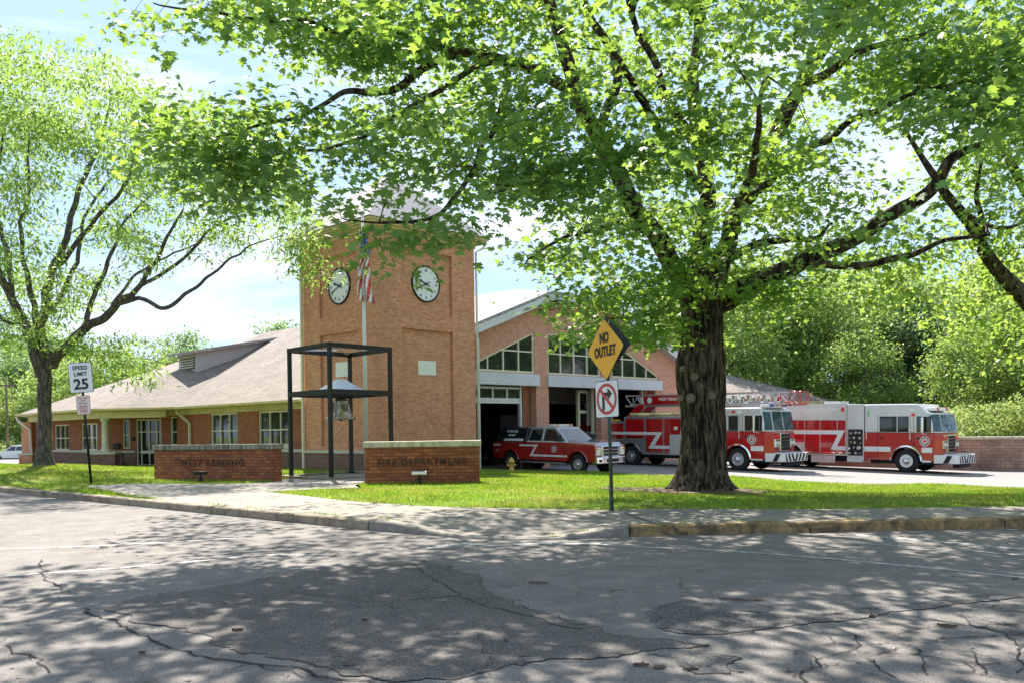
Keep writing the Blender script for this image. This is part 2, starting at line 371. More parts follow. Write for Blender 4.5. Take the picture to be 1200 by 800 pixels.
def text(name, s, size, loc, rot, mat, parent=None, sx=1.0, ext=.004, align='CENTER', bold=0.0, space=1.0):
    c = bpy.data.curves.new(name, 'FONT'); c.body = s; c.size = size; c.extrude = ext; c.align_x = align; c.align_y = 'CENTER'
    c.offset = bold; c.space_character = space; c.resolution_u = 3
    t = bpy.data.objects.new(name, c); me = bpy.data.meshes.new_from_object(t); bpy.data.objects.remove(t)
    me.materials.clear(); me.materials.append(mat); o = bpy.data.objects.new(name, me); link(o, parent)
    o.location = loc; o.rotation_euler = rot; o.scale = (sx, 1, 1); return o
FRONT = (math.pi / 2, 0, 0)            # reads on a face that looks along local -y
LEFTF = (math.pi / 2, 0, -math.pi / 2)  # reads on a face that looks along local -x
NOSE = (math.pi / 2, 0, math.pi / 2)    # reads on a face that looks along local +x

def np_mesh(name, V, counts, idx, mat, parent=None, smooth=False):
    me = bpy.data.meshes.new(name); V = np.asarray(V, np.float32)
    me.vertices.add(len(V)); me.vertices.foreach_set('co', V.ravel())
    counts = np.asarray(counts, np.int32); idx = np.asarray(idx, np.int32)
    me.loops.add(len(idx)); me.loops.foreach_set('vertex_index', idx)
    me.polygons.add(len(counts)); st = np.zeros(len(counts), np.int32); st[1:] = np.cumsum(counts)[:-1]
    me.polygons.foreach_set('loop_start', st); me.polygons.foreach_set('loop_total', counts)
    me.update(calc_edges=True); me.validate()
    if smooth: me.polygons.foreach_set('use_smooth', np.ones(len(counts), bool))
    me.materials.append(mat); o = bpy.data.objects.new(name, me); return link(o, parent)

def in_poly(x, y, poly):
    x = np.asarray(x); y = np.asarray(y); c = np.zeros(x.shape, bool); n = len(poly)
    for i in range(n):
        x0, y0 = poly[i][:2]; x1, y1 = poly[(i + 1) % n][:2]
        if y0 == y1: continue
        c ^= ((y0 > y) != (y1 > y)) & (x < (x1 - x0) * (y - y0) / (y1 - y0) + x0)
    return c
def dense(poly, step, closed=True):
    out = []; n = len(poly)
    for i in range(n if closed else n - 1):
        a = Vector(poly[i][:2]); b = Vector(poly[(i + 1) % n][:2]); k = max(1, int((b - a).length / step))
        out += [tuple(a.lerp(b, j / k)) for j in range(k)]
    if not closed: out.append(tuple(poly[-1][:2]))
    return out
def sheet(name, poly, zf, mat, res=.8, bres=None, extra=(), rng=None, kind='structure', parent=None, far=None):
    b = dense(poly, bres or res); xs = [p[0] for p in b]; ys = [p[1] for p in b]
    x0, x1, y0, y1 = min(xs), max(xs), min(ys), max(ys)
    if rng: x0, x1, y0, y1 = max(x0, rng[0]), min(x1, rng[1]), max(y0, rng[2]), min(y1, rng[3])
    gx, gy = np.meshgrid(np.arange(x0, x1, res), np.arange(y0, y1, res)); gx = gx.ravel() + .013; gy = gy.ravel() + .017
    k = in_poly(gx, gy, poly); pts = list(zip(gx[k], gy[k])) + [p for p in extra if in_poly(p[0], p[1], poly)]
    if far:
        fx, fy = np.meshgrid(np.arange(min(xs), max(xs), far), np.arange(min(ys), max(ys), far)); fx = fx.ravel(); fy = fy.ravel()
        k = in_poly(fx, fy, poly) & ~((fx > x0) & (fx < x1) & (fy > y0) & (fy < y1)); pts += list(zip(fx[k], fy[k]))
    vs = [Vector(p) for p in b] + [Vector((float(p[0]), float(p[1]))) for p in pts]
    r = geometry.delaunay_2d_cdt(vs, [], [list(range(len(b)))], 1, 1e-5)
    me = bpy.data.meshes.new(name)
    z = zf(np.array([v[0] for v in r[0]]), np.array([v[1] for v in r[0]]))
    me.from_pydata([(v[0], v[1], float(zz)) for v, zz in zip(r[0], z)], [], [tuple(f) for f in r[2]])
    bm = bmesh.new(); bm.from_mesh(me); bmesh.ops.recalc_face_normals(bm, faces=bm.faces)
    bm.faces.ensure_lookup_table()
    if bm.faces and sum(f.normal.z for f in bm.faces) < 0: bmesh.ops.reverse_faces(bm, faces=bm.faces)
    bm.to_mesh(me); bm.free(); metre_uv(me); me.materials.append(mat); me.polygons.foreach_set('use_smooth', [True] * len(me.polygons))
    o = bpy.data.objects.new(name, me); link(o, parent)
    if kind: o['kind'] = kind
    return o
def holed(mb, outline, holes, t0, t1, axis='y'):
    """wall slab with openings: outline/holes in (horizontal, z); thickness t0..t1 along axis"""
    polys = [outline] + holes; vs = []; ed = []
    for p in polys:
        o = len(vs); vs += [Vector(q) for q in p]; ed += [(o + i, o + (i + 1) % len(p)) for i in range(len(p))]
    r = geometry.delaunay_2d_cdt(vs, ed, [], 0, 1e-6); V = r[0]; F = []
    for f in r[2]:
        cx = sum(V[i][0] for i in f) / 3; cz = sum(V[i][1] for i in f) / 3
        if in_poly(cx, cz, outline) and not any(in_poly(cx, cz, h) for h in holes): F.append(tuple(f))
    mk = (lambda p, t: (p[0], t, p[1])) if axis == 'y' else (lambda p, t: (t, p[0], p[1]))
    n = len(V); mb.add([mk(v, t0) for v in V] + [mk(v, t1) for v in V], F + [tuple(n + i for i in f[::-1]) for f in F])
    for p in polys:
        m = len(p); mb.add([mk(q, t0) for q in p] + [mk(q, t1) for q in p], [(i, (i + 1) % m, m + (i + 1) % m, m + i) for i in range(m)])
    return mb
# ------------------------------------------------------------------ the lie of the land
KERB = [(-75, 79.5), (-40, 48), (-14.6, 25.0), (-7.5, 18.6), (-2.3, 13.9), (-1.5, 13.25), (-.75, 12.65), (0, 12.3), (.6, 12.3), (1.08, 12.4), (1.65, 12.55), (2.13, 12.6), (6.8, 12.8), (14, 13.1), (30, 14), (95, 18)]
BN = np.array((.719, -.695)); BD = np.array((.695, .719)); B0 = np.array((1.386, 42.0))
EDGE = [(-1.2, 38.6), (.4, 37.8), (6, 35.2), (12.2, 31.6), (16.8, 28.9), (30, 20.0), (44, 17.5)]
APRON = EDGE + [(60, 24), (60, 75), (24, 72), (-.5, 49.5), (-4.5, 41.5), (-2.6, 38.6)]
def apron_z(x, y):
    x = np.asarray(x, float); y = np.asarray(y, float)
    d = (x - B0[0]) * BN[0] + (y - B0[1]) * BN[1]; e = (x - B0[0]) * BD[0] + (y - B0[1]) * BD[1]
    return -.27 - .026 * np.clip(d, 0, 16) - .006 * np.clip(e, 0, 40)
CTRL = np.array([(-40, 48, .15), (-27, 36.5, .15), (-20, 30, .16), (-14.6, 25.3, .15), (-11, 22.5, .15), (-7.5, 18.7, .15), (-5, 16.3, .15), (-2.3, 14, .15), (-1.5, 13.6, .09), (-.6, 13, .03), (0, 12.5, .02), (.6, 12.6, .03), (1.2, 13, .07),
 (1.9, 12.9, .15), (4, 13, .15), (7, 13, .15), (15, 13.3, .15), (30, 14.2, .15), (60, 16, .15), (-11.5, 25.5, .25), (-16, 28.5, .30), (-20, 36, .37), (-28, 42, .36), (-34, 48, .3), (-15, 31, .22), (-14, 36, .12),
 (-12, 29.5, .02), (-9.5, 28.5, .02), (-7.5, 27.7, .03), (-5, 34, .03), (-6, 30, .04), (-4.2, 25, .07), (-1, 25, .07), (-7, 24, .08), (-4, 20, .13), (0, 18, .12), (0, 15, .14), (3, 15, .15), (8, 15, .15), (15, 15, .16), (4.6, 21.5, -.02), (0, 22, .07),
 (8, 24, -.28), (14, 20, -.1), (14.4, 26, -.5), (10, 28, -.45), (4, 32, -.33), (-1, 34, -.08), (1.4, 36.5, -.22), (6, 34.5, -.38), (12.2, 31, -.58), (16.8, 28.3, -.62), (30, 19, -.5),
 (-9.7, 38, .0), (-16, 43, -.03), (-21, 45, -.08), (-23, 50, -.1), (-31, 54, -.15), (-10, 45, 0), (-25, 60, -.5), (-40, 60, -.4), (-60, 100, -1.1), (-30, 90, -1.1), (0, 90, -1.0), (30, 70, -1.0), (60, 60, -1.0), (60, 110, -1.0)])
def land_z(x, y):
    x = np.asarray(x, float); y = np.asarray(y, float); sh = x.shape; x = x.ravel(); y = y.ravel(); out = np.empty(len(x))
    for i in range(0, len(x), 20000):
        d2 = (x[i:i + 20000, None] - CTRL[:, 0]) ** 2 + (y[i:i + 20000, None] - CTRL[:, 1]) ** 2
        w = 1 / (d2 + .25) ** 1.6; out[i:i + 20000] = (w * CTRL[:, 2]).sum(1) / w.sum(1)
    d = np.full(len(x), 1e9); e = np.array(EDGE)
    for a, b in zip(e[:-1], e[1:]):
        ab = b - a; t = np.clip(((x - a[0]) * ab[0] + (y - a[1]) * ab[1]) / (ab @ ab), 0, 1)
        d = np.minimum(d, np.hypot(x - a[0] - t * ab[0], y - a[1] - t * ab[1]))
    ins = in_poly(x, y, APRON); k = np.where(ins, np.clip(d / .35, 0, 1), 0)
    out = out * (1 - k) + (apron_z(x, y) - .30) * k
    far = np.clip((np.hypot(x, y) - 85) / 40, 0, 1); out = out * (1 - far) - 1.1 * far
    return out.reshape(sh)
def lz(x, y): return float(land_z(np.array([x]), np.array([y]))[0])
def az(x, y): return float(apron_z(np.array([x]), np.array([y]))[0])

base = sheet('ground', [(-700, -300), (700, -300), (700, 900), (-700, 900)], lambda x, y: np.full(len(x), -1.6), M_LAWN, 60)
sheet('street', [(p[0], p[1]) for p in KERB[::-1]] + [(-130, 131), (-160, 60), (-60, -45), (95, -45)], lambda x, y: np.zeros(len(x)), M_ROAD, 6)
def inner(k, off):
    out = []
    for i, p in enumerate(k):
        a = Vector(k[max(i - 1, 0)]); b = Vector(k[min(i + 1, len(k) - 1)]); d = (b - a).normalized(); out.append(Vector(p) + Vector((-d.y, d.x)) * off)
    return [tuple(p) for p in out]
KIN = inner(KERB, .11)
extra = [p for off in (.36, .7) for p in dense(inner(EDGE, off), .6, False)] + [tuple(p) for p in dense(KIN, .5, False) if -20 < p[0] < 20]
NEAR = [(-6.1, 21.5), (-3.5, 18.1), (-1.7, 16.6), (0, 15.65), (1.76, 15.1), (4.3, 14.6), (8.3, 14.35), (18, 14.6), (40, 16.5), (95, 20.5)]
WALKP = [p for p in KIN if p[0] > -11.5] + NEAR[::-1] + [(-4.0, 22.9), (-4.35, 24.2), (-4.35, 27.2), (-4.0, 30.8), (-5.9, 32.0), (-7.3, 30.4), (-7.5, 27.2), (-9.2, 25.0), (-11.6, 23.9)]
LAWN_POLY = KIN + [(140, 20), (140, 220), (-140, 220), (-140, 138)]
lawn = sheet('lawn', LAWN_POLY, lambda x, y: land_z(x, y) - .13 * in_poly(x, y, WALKP), M_LAWN, .9, .9, extra=extra, rng=(-45, 35, 12, 75), far=6)
sheet('driveway', APRON, lambda x, y: apron_z(x, y), M_APRON, 1.6, .8)
# kerb: one stone strip following the corner, dropped at the ramp
def kerb_h(x): 
    if -1.9 < x < 1.5: 
        return .025 + .125 * max(0, (abs(x + .1) - .85) / .95) ** .8 if abs(x + .1) > .85 else .025
    return .15
def kerb(name, pts, mat, gap=2.6):
    pts = [Vector(p) for p in dense(pts, .35, False)]; mb = MB(); n = len(pts); off = []
    for i in range(n):
        d = (pts[min(i + 1, n - 1)] - pts[max(i - 1, 0)]).normalized(); off.append(Vector((-d.y, d.x)))
    acc = 0; start = 0
    for i in range(1, n):
        acc += (pts[i] - pts[i - 1]).length
        if acc > gap or i == n - 1:
            seg = range(start, i + 1); vs = []; 
            for j in seg:
                h = kerb_h(pts[j].x) + .004 * math.sin(j * 1.7); q = pts[j] + (Vector((0, 0)) if j not in (start,) else (pts[min(j + 1, n - 1)] - pts[j]).normalized() * .018)
                for o_, z in ((0, -.1), (.012, h - .02), (.035, h), (.18, h + .006), (.18, -.1)): vs.append((q.x + off[j].x * o_, q.y + off[j].y * o_, z))
            m = len(seg); fs = [(a * 5 + b, a * 5 + (b + 1) % 5, (a + 1) * 5 + (b + 1) % 5, (a + 1) * 5 + b) for a in range(m - 1) for b in range(5)]
            mb.add(vs, fs + [(0, 1, 2, 3, 4), tuple((m - 1) * 5 + b for b in (4, 3, 2, 1, 0))]); start = i; acc = 0
    return tag(mb.build(name, mat), kind='structure')
kerb('kerb', KERB[:5], M_KERB)
kerb('kerb_ramp', KERB[4:11], M_WALK, 9)
kerb('kerb_yellow', KERB[10:], M_KERBY)
# pavement
def walk_z(x, y):
    z = land_z(x, y) + .022; d = np.full(len(x), 1e9); e = np.array(KERB[3:13])
    for a, b in zip(e[:-1], e[1:]):
        ab = b - a; t = np.clip(((x - a[0]) * ab[0] + (y - a[1]) * ab[1]) / (ab @ ab), 0, 1); d = np.minimum(d, np.hypot(x - a[0] - t * ab[0], y - a[1] - t * ab[1]))
    k = np.clip(1 - (d - .2) / 1.1, 0, 1); k = k * k * (3 - 2 * k); h = np.array([kerb_h(q) for q in x]) + .004
    return z * (1 - k) + h * k
sheet('sidewalk', WALKP, walk_z, M_WALK, .35, .3)
jb = MB()
for a, b in (((-2.0, 14.3), (-.9, 16.1)), ((2.05, 12.9), (1.8, 15.0)), ((5.0, 12.95), (4.9, 14.5)), ((8, 13), (7.9, 14.3)), ((-4.3, 16.0), (-3.6, 18.1)), ((-6.4, 18), (-5, 19.7)), ((-8.8, 20.2), (-6.3, 21.8)), ((11, 13.2), (11, 14.3))):
    pts = [Vector(a).lerp(Vector(b), t / 8) for t in range(9)]
    jb.ribbon([(p.x, p.y, float(walk_z(np.array([p.x]), np.array([p.y]))[0]) + .006) for p in pts], .022)
tag(jb.build('sidewalk_joint', M_CRACK), kind='structure')
# street markings, repairs and cracks
rnd = random.Random(5)
def gp(L_, z=.004):
    return [onroad(px, py, z) for px, py in L_]
def smooth_line(pts, k=8):
    out = []
    for i in range(len(pts) - 1):
        p0, p1, p2, p3 = pts[max(i - 1, 0)], pts[i], pts[i + 1], pts[min(i + 2, len(pts) - 1)]
        for j in range(k):
            t = j / k; out.append(.5 * ((2 * p1) + (p2 - p0) * t + (2 * p0 - 5 * p1 + 4 * p2 - p3) * t * t + (3 * p1 - p0 - 3 * p2 + p3) * t ** 3))
    return out + [pts[-1]]
for L_, w in (([(-60, 648), (0, 643), (60, 641), (113, 639), (190, 635), (277, 630)], .12), ([(-60, 681), (0, 675), (80, 669), (150, 664), (215, 658), (267, 653), (300, 650), (383, 649)], .11),
              ([(735, 640), (820, 643), (900, 648), (975, 654), (1050, 661), (1125, 668), (1260, 683)], .10), ([(1000, 626), (1100, 634), (1200, 643), (1300, 652)], .16), ([(1010, 636), (1100, 642), (1200, 650), (1300, 657)], .07),
              ([(560, 640), (620, 636.5), (690, 636.5), (730, 638)], .16), ([(500, 641), (560, 636)], .28)):
    tag(MB().ribbon(smooth_line(gp(L_)), w).build('lane_marking', M_LINE), kind='structure')
def jag(pts, amp, n=16):
    out = []
    for i in range(len(pts)):
        a = pts[i]; b = pts[(i + 1) % len(pts)]
        for j in range(n):
            p = a.lerp(b, j / n); L2 = (b - a).length
            out.append(p + Vector(((noise.noise(p * 1.7) + .5 * noise.noise(p * 5) + .3 * noise.noise(p * 15)) * 1.6 * amp, (noise.noise(p * 1.7 + Vector((9, 3, 0))) + .5 * noise.noise(p * 5 + Vector((1, 3, 0))) + .3 * noise.noise(p * 15 + Vector((4, 3, 0)))) * 1.6 * amp, 0)))
    return out
def patch(name, px, mat, amp=.12, z=.004):
    pts = jag(gp(px, z), amp)
    nn = len(pts); rim = [p + Vector((0, 0, .002)) for p in pts[:int(nn * .93)] if True]
    tag(MB().ribbon(rim, [.004 + .022 * max(0, noise.noise(p * 2.3)) for p in rim]).build('street_crack', M_CRACK), kind='structure')
    sheet(name, [(p.x, p.y) for p in pts], lambda x, y: np.full(len(x), z), mat, 1.0, 5)
patch('street_patch', [(500, 655), (560, 672), (590, 700), (640, 722), (720, 745), (800, 752), (842, 752), (800, 757), (740, 762), (690, 772), (620, 778), (560, 788), (470, 798), (390, 786), (320, 772), (250, 752), (190, 728), (120, 715), (150, 700), (240, 690), (330, 672), (420, 660)], M_PATCH, .10)
patch('street_patch', [(790, 770), (830, 764), (860, 768), (850, 780), (855, 790), (810, 788)], M_PATCH2, .05)
patch('street_patch', [(760, 715), (800, 702), (850, 712), (930, 722), (1000, 714), (1100, 703), (1230, 688), (1230, 694), (1110, 710), (1010, 722), (930, 733), (850, 742), (800, 742), (770, 735)], M_PATCH2, .06, .005)
patch('street_patch', [(1120, 716), (1170, 708), (1230, 705), (1230, 735), (1180, 742), (1140, 730)], M_PATCH2, .08)
def crackline(px, w0, w1, rough=.09, depth=1):
    pts = gp(px, .008); out = []
    for a, b in zip(pts[:-1], pts[1:]):
        n = max(3, int((b - a).length / .07))
        for j in range(n):
            p = a.lerp(b, j / n); q = p + Vector((noise.noise(p * 3.1) + .5 * noise.noise(p * 9), noise.noise(p * 3.1 + Vector((5, 5, 5))) + .5 * noise.noise(p * 9 + Vector((2, 7, 1))), 0)) * rough
            out.append(q)
    if len(out) < 3: return
    mb = MB().ribbon(out, [max(.007, (w0 * 1.2 + (w1 - w0) * abs(noise.noise(p * 6)) * 1.6)) for p in out])
    for k in range(depth * len(out) // 14):
        i = rnd.randrange(1, len(out) - 1); d = Vector((rnd.uniform(-1, 1), rnd.uniform(-1, 1), 0)).normalized(); p = out[i]; br = [p]
        for j in range(rnd.randint(3, 9)):
            d = (d + Vector((rnd.uniform(-.6, .6), rnd.uniform(-.6, .6), 0))).normalized(); br.append(br[-1] + d * .06)
        mb.ribbon(br, [.008 * (1 - j / len(br)) + .002 for j in range(len(br))])
    tag(mb.build('street_crack', M_CRACK), kind='structure')
for px, a, b in (([(95, 712), (130, 728), (165, 742), (210, 762), (300, 778), (360, 783), (450, 802)], .012, .05), ([(45, 655), (55, 680), (90, 693)], .01, .03), ([(0, 755), (40, 768), (55, 790)], .01, .03),
                 ([(480, 660), (520, 684), (545, 700), (600, 716), (690, 738)], .008, .03), ([(985, 735), (1010, 745), (1004, 760), (960, 770), (945, 790), (940, 810)], .008, .022), ([(1010, 745), (1060, 752), (1120, 748), (1180, 742)], .008, .022),
                 ([(1004, 760), (1030, 765), (1075, 752)], .006, .018), ([(1015, 770), (1040, 785), (1060, 800)], .006, .02), ([(1060, 752), (1090, 770), (1150, 778), (1210, 770)], .006, .02), ([(1130, 760), (1160, 790), (1200, 800)], .006, .018),
                 ([(850, 742), (900, 736), (950, 742), (1010, 745)], .006, .014), ([(250, 770), (420, 800)], .006, .012), ([(0, 700), (40, 706), (90, 700), (160, 690)], .006, .016), ([(1180, 742), (1195, 760), (1185, 790)], .006, .02),
                 ([(985, 735), (930, 728), (870, 732)], .005, .012), ([(960, 770), (930, 760), (905, 770)], .004, .010), ([(1090, 770), (1080, 795)], .006, .016), ([(700, 660), (780, 664), (880, 660)], .003, .007), ([(130, 733), (60, 728), (0, 735)], .004, .012),
                 ([(340, 640), (420, 628), (560, 640)], .004, .01), ([(1040, 745), (1075, 733), (1140, 735), (1210, 728)], .006, .016), ([(540, 698), (430, 705), (330, 690)], .003, .007)):
    crackline(px, a * .8, b * (1.0 if px[0][0] > 800 else .75))
# litter on the street
def chip(px, py, w, h, name, label, cat, mat, grp, k=5):
    p = onroad(px, py, .006); w *= .62; h *= .6; mb = MB(); r2 = random.Random(px * 7 + py); n = 9; top = []; bot = []
    for i in range(n):
        a = 2 * math.pi * i / n; q = 1 + r2.uniform(-.35, .3); top.append((math.cos(a) * w * q * .5, math.sin(a) * h * q * .5, .006 + r2.uniform(0, .016))); bot.append((math.cos(a) * w * q * .47, math.sin(a) * h * q * .47, .0))
    mb.hexa(bot, top); o = mb.build(name, mat); o.location = p; o.rotation_euler = (0, 0, r2.uniform(-.4, .4)); tag(o, label, cat, grp)
for a in ((279, 738, .14, .05, 'dead_leaf', 'curled tan dead leaf on the sunlit asphalt beside the dark repair patch'), (167, 765, .09, .02, 'bark_chip', 'small brown bark strip alone on the asphalt at lower left'), (752, 779, .18, .05, 'bark_chip', 'largest reddish bark piece on the asphalt near the small dark patch'),
          (773, 782, .13, .05, 'bark_chip', 'middle reddish bark piece beside the largest one'), (810, 784, .16, .03, 'bark_chip', 'reddish bark piece lying on the edge of the small dark patch'), (593, 751, .06, .03, 'bark_chip', 'dark bark crumb on the middle of the repair patch'),
          (870, 703, .55, .02, 'twig', 'long dark twig lying across the grey asphalt on the far side of the seam'), (1022, 722, .11, .05, 'dead_leaf', 'brown dead leaf on the cracked asphalt at the right'), (1110, 733, .20, .05, 'dead_leaf', 'wide brown dead leaf farther right among the cracks'),
          (632, 683, .35, .018, 'twig', 'short straight twig on the shaded asphalt below the corner ramp'), (122, 641, .20, .05, 'dead_leaf', 'reddish leaf litter on the faded white line at left'), (410, 779, .15, .03, 'bark_chip', 'flat brown chip on the lower edge of the repair patch'), (1190, 678, .1, .03, 'bark_chip', 'bark chip under the right hand white line'), (428, 726, .08, .03, 'dead_leaf', 'pale small leaf in the centre of the repair patch')):
    chip(a[0], a[1], a[2], a[3], a[4], a[5], 'leaf' if 'leaf' in a[4] else ('twig' if a[4] == 'twig' else 'bark chip'), M_DEADLEAF if 'leaf' in a[4] else M_TWIG, 'litter fallen on the street')
lit = MB(); r3 = random.Random(3)
for k in range(520):
    px = r3.uniform(-20, 1220); py = r3.choice([r3.uniform(628, 800), r3.uniform(618, 650)]); p = onroad(px, py, .006); s_ = r3.uniform(.008, .03); a = r3.uniform(0, 6.28)
    if p.y < 3: continue
    vs = [(p.x + math.cos(a + j * 2.1) * s_ * r3.uniform(.6, 1.4), p.y + math.sin(a + j * 2.1) * s_ * r3.uniform(.5, 1.2), .006 + r3.uniform(0, .012)) for j in range(3)]
    lit.add(vs, [(0, 1, 2)])
tag(lit.build('leaf_litter', M_TWIG, recalc=False), kind='stuff')
# parking area far left
PK = [(-29, 49), (-24, 62), (-30, 105), (-75, 110), (-60, 70), (-45, 58)]
sheet('parking_lot', PK, lambda x, y: land_z(x, y) + .05, M_APRON, 2, 2)

# grass blades
def blades(name, poly, n, seed, hmin, hmax, w, excl=()):
    g = np.random.default_rng(seed); xs = [p[0] for p in poly]; ys = [p[1] for p in poly]
    x = g.uniform(min(xs), max(xs), n); y = g.uniform(min(ys), max(ys), n); k = in_poly(x, y, poly)
    for e in excl: k &= ~in_poly(x, y, e)
    x = x[k]; y = y[k]; k2 = (np.abs(x) < y * .66 + 2); x = x[k2]; y = y[k2]; m = len(x); z = land_z(x, y) - .005
    a = g.uniform(0, 2 * np.pi, m); h = g.uniform(hmin, hmax, m) * (1 + .5 * np.sin(x * 1.3 + 2 * np.sin(y * .9)) * .6); ww = w * g.uniform(.6, 1.3, m) * (y / 18) ** .7
    lx = g.normal(0, .35, m) * h; ly = g.normal(0, .35, m) * h
    V = np.empty((m, 3, 3)); V[:, 0] = np.column_stack([x - np.cos(a) * ww, y - np.sin(a) * ww, z]); V[:, 1] = np.column_stack([x + np.cos(a) * ww, y + np.sin(a) * ww, z]); V[:, 2] = np.column_stack([x + lx, y + ly, z + h])
    o = np_mesh(name, V.reshape(-1, 3), np.full(m, 3), np.arange(3 * m), M_GRASS); tag(o, kind='stuff'); return o
LAWN_A = NEAR[:8] + [(18, 28), (16.8, 28.9), (12.2, 31.6), (6, 35.2), (.4, 37.8), (-1.2, 38.5), (-1.6, 37.6), (-5.28, 33.9), (-6, 34), (-8.9, 37.5), (-9.9, 38.9), (-16.5, 45.2), (-12.5, 35), (-7.6, 30.4), (-5.9, 32.2), (-3.9, 30.8), (-4.3, 24.5), (-3.9, 22.9)]
LAWN_B = [p for p in inner(KERB[1:4], .2)] + [(-11.6, 23.9), (-9.2, 25), (-7.5, 27.2), (-7.6, 30.4), (-12.5, 35), (-17.5, 45.5), (-22, 46.5), (-31, 55), (-40, 56)]
TRUNKSPOT = [(4.6 + 1.25 * math.cos(t), 21.5 + .95 * math.sin(t)) for t in np.linspace(0, 6.28, 14)]
blades('grass', LAWN_A, 520000, 1, .03, .075, .010, [TRUNKSPOT])
blades('grass', LAWN_B, 330000, 2, .04, .09, .010)

# tufts in the kerb seam and dead leaves on the turf
SEAM = dense(inner(KERB[:13], .22), .2, False); SEAM = [p for p in SEAM if -13 < p[0] < 12]
gs_ = np.random.default_rng(9); Vt = []
for p in SEAM:
    if noise.noise(Vector((p[0] * 1.3, p[1] * 1.3, 0))) < .12: continue
    for k in range(16):
        x = p[0] + gs_.normal(0, .05); y = p[1] + gs_.normal(0, .025); z = float(walk_z(np.array([x]), np.array([y]))[0]) - .005; a = gs_.uniform(0, 3.14); h = gs_.uniform(.02, .07)
        Vt += [(x - math.cos(a) * .006, y - math.sin(a) * .006, z), (x + math.cos(a) * .006, y + math.sin(a) * .006, z), (x + gs_.normal(0, .02), y + gs_.normal(0, .02), z + h)]
if Vt: tag(np_mesh('kerb_weeds', Vt, np.full(len(Vt) // 3, 3), np.arange(len(Vt)), M_GRASS), kind='stuff')
Vt = []
for k in range(900):
    x, y = gs_.uniform(-14, 14), gs_.uniform(13, 34)
    if not (in_poly(x, y, LAWN_A) or in_poly(x, y, WALKP) or in_poly(x, y, LAWN_B)): continue
    z = lz(x, y) + gs_.uniform(.03, .06); a = gs_.uniform(0, 6.28); s_ = gs_.uniform(.02, .05)
    Vt += [(x + math.cos(a + j * 2.1) * s_, y + math.sin(a + j * 2.1) * s_, z + gs_.uniform(-.01, .015)) for j in range(3)]
tag(np_mesh('lawn_litter', Vt, np.full(len(Vt) // 3, 3), np.arange(len(Vt)), M_DEADLEAF), kind='stuff')
# ------------------------------------------------------------------ buildings
RZ = math.atan2(.719, .695)
def grid_window(parent, M, x0, x1, z0, z1, xs, zs, mat, w=.07, y=.10, top=None, name='window', glass=None):
    """frame with glazing bars in a local wall frame M (x right, y inward, z up); top(x) gives a sloping head"""
    tp = top or (lambda x: z1); f = MB()
    def T(v): return M @ Vector(v)
    def bar(a, b, ww=w):   # a,b are (x,z)
        d = Vector((b[0] - a[0], b[1] - a[1])).normalized(); n = Vector((-d.y, d.x)) * ww / 2
        q = [(a[0] - n.x, a[1] - n.y), (b[0] - n.x, b[1] - n.y), (b[0] + n.x, b[1] + n.y), (a[0] + n.x, a[1] + n.y)]
        f.hexa([T((p[0], y - .05, p[1])) for p in q], [T((p[0], y + .03, p[1])) for p in q])
    h = w / 2
    bar((x0, z0 + h), (x1, z0 + h)); bar((x0 + h, z0 + w), (x0 + h, tp(x0 + h) - .001)); bar((x1 - h, z0 + w), (x1 - h, tp(x1 - h) - .001)); bar((x0 + w, tp(x0 + w) - h), (x1 - w, tp(x1 - w) - h))
    for x in xs: bar((x, z0 + w), (x, tp(x) - w * .9), w * .8)
    for z in zs:
        a = [x0 + w] + list(xs) + [x1 - w]
        for l, r in zip(a[:-1], a[1:]):
            if tp((l + r) / 2) > z + .05 and min(tp(l), tp(r)) > z: bar((l + w * .41, z), (r - w * .41, z), w * .7)
    fo = f.build(name, mat, parent)
    g = MB(); g.add([T((x0 + .01, y + .035, z0 + .01)), T((x1 - .01, y + .035, z0 + .01)), T((x1 - .01, y + .035, tp(x1) - .01)), T((x0 + .01, y + .035, tp(x0) - .01))], [(0, 1, 2, 3)])
    g.build('pane', glass or M_GLASS, fo); return fo
I4 = Matrix.Identity(4)
MLEFT = Matrix(((0, 1, 0, 0), (-1, 0, 0, 0), (0, 0, 1, 0), (0, 0, 0, 1)))   # wall on local x=0 seen from -x : x_right -> -y

# clock tower
tw = thing('clock_tower', 'square orange brick clock tower with cream cornice and two round clocks', 'tower', (-5.28, 34, 0), RZ)
WX, WY = 5.4, 4.9
m = MB(); hr = [[(1.4, 6.28), (4.1, 6.28), (4.1, 8.85), (1.4, 8.85)], [(1.4, .98), (4.1, .98), (4.1, 5.66), (1.4, 5.66)]]
hl = [[(1.1, 6.28), (3.68, 6.28), (3.68, 8.72), (1.1, 8.72)], [(1.1, .98), (3.68, .98), (3.68, 5.56), (1.1, 5.56)]]
holed(m, [(0, .82), (WX, .82), (WX, 9.32), (0, 9.32)], hr, 0, .12); holed(m, [(.12, .82), (WY, .82), (WY, 9.32), (.12, 9.32)], hl, 0, .12, 'x')
m.box(.121, .121, .82, WX - .001, WY - .001, 9.3); m.build('wall', M_BRICK, tw)
MB().box(-.05, -.05, -.6, WX + .05, WY + .05, .70).build('base_course', M_BLOCK, tw)
MB().box(-.09, -.09, .70, WX + .09, WY + .09, .822).build('stone_ledge', M_LIMECLEAN, tw, bevel=.012)
m = MB()
for o_, z0, z1 in ((.06, 9.32, 9.44), (.12, 9.442, 9.49), (.28, 9.492, 9.57), (.40, 9.572, 9.65), (.47, 9.652, 9.75)): m.box(-o_, -o_, z0, WX + o_, WY + o_, z1)
m.build('cornice', M_CREAM, tw, bevel=.015)
o_ = .54; ap = (WX / 2, WY / 2, 12.6)
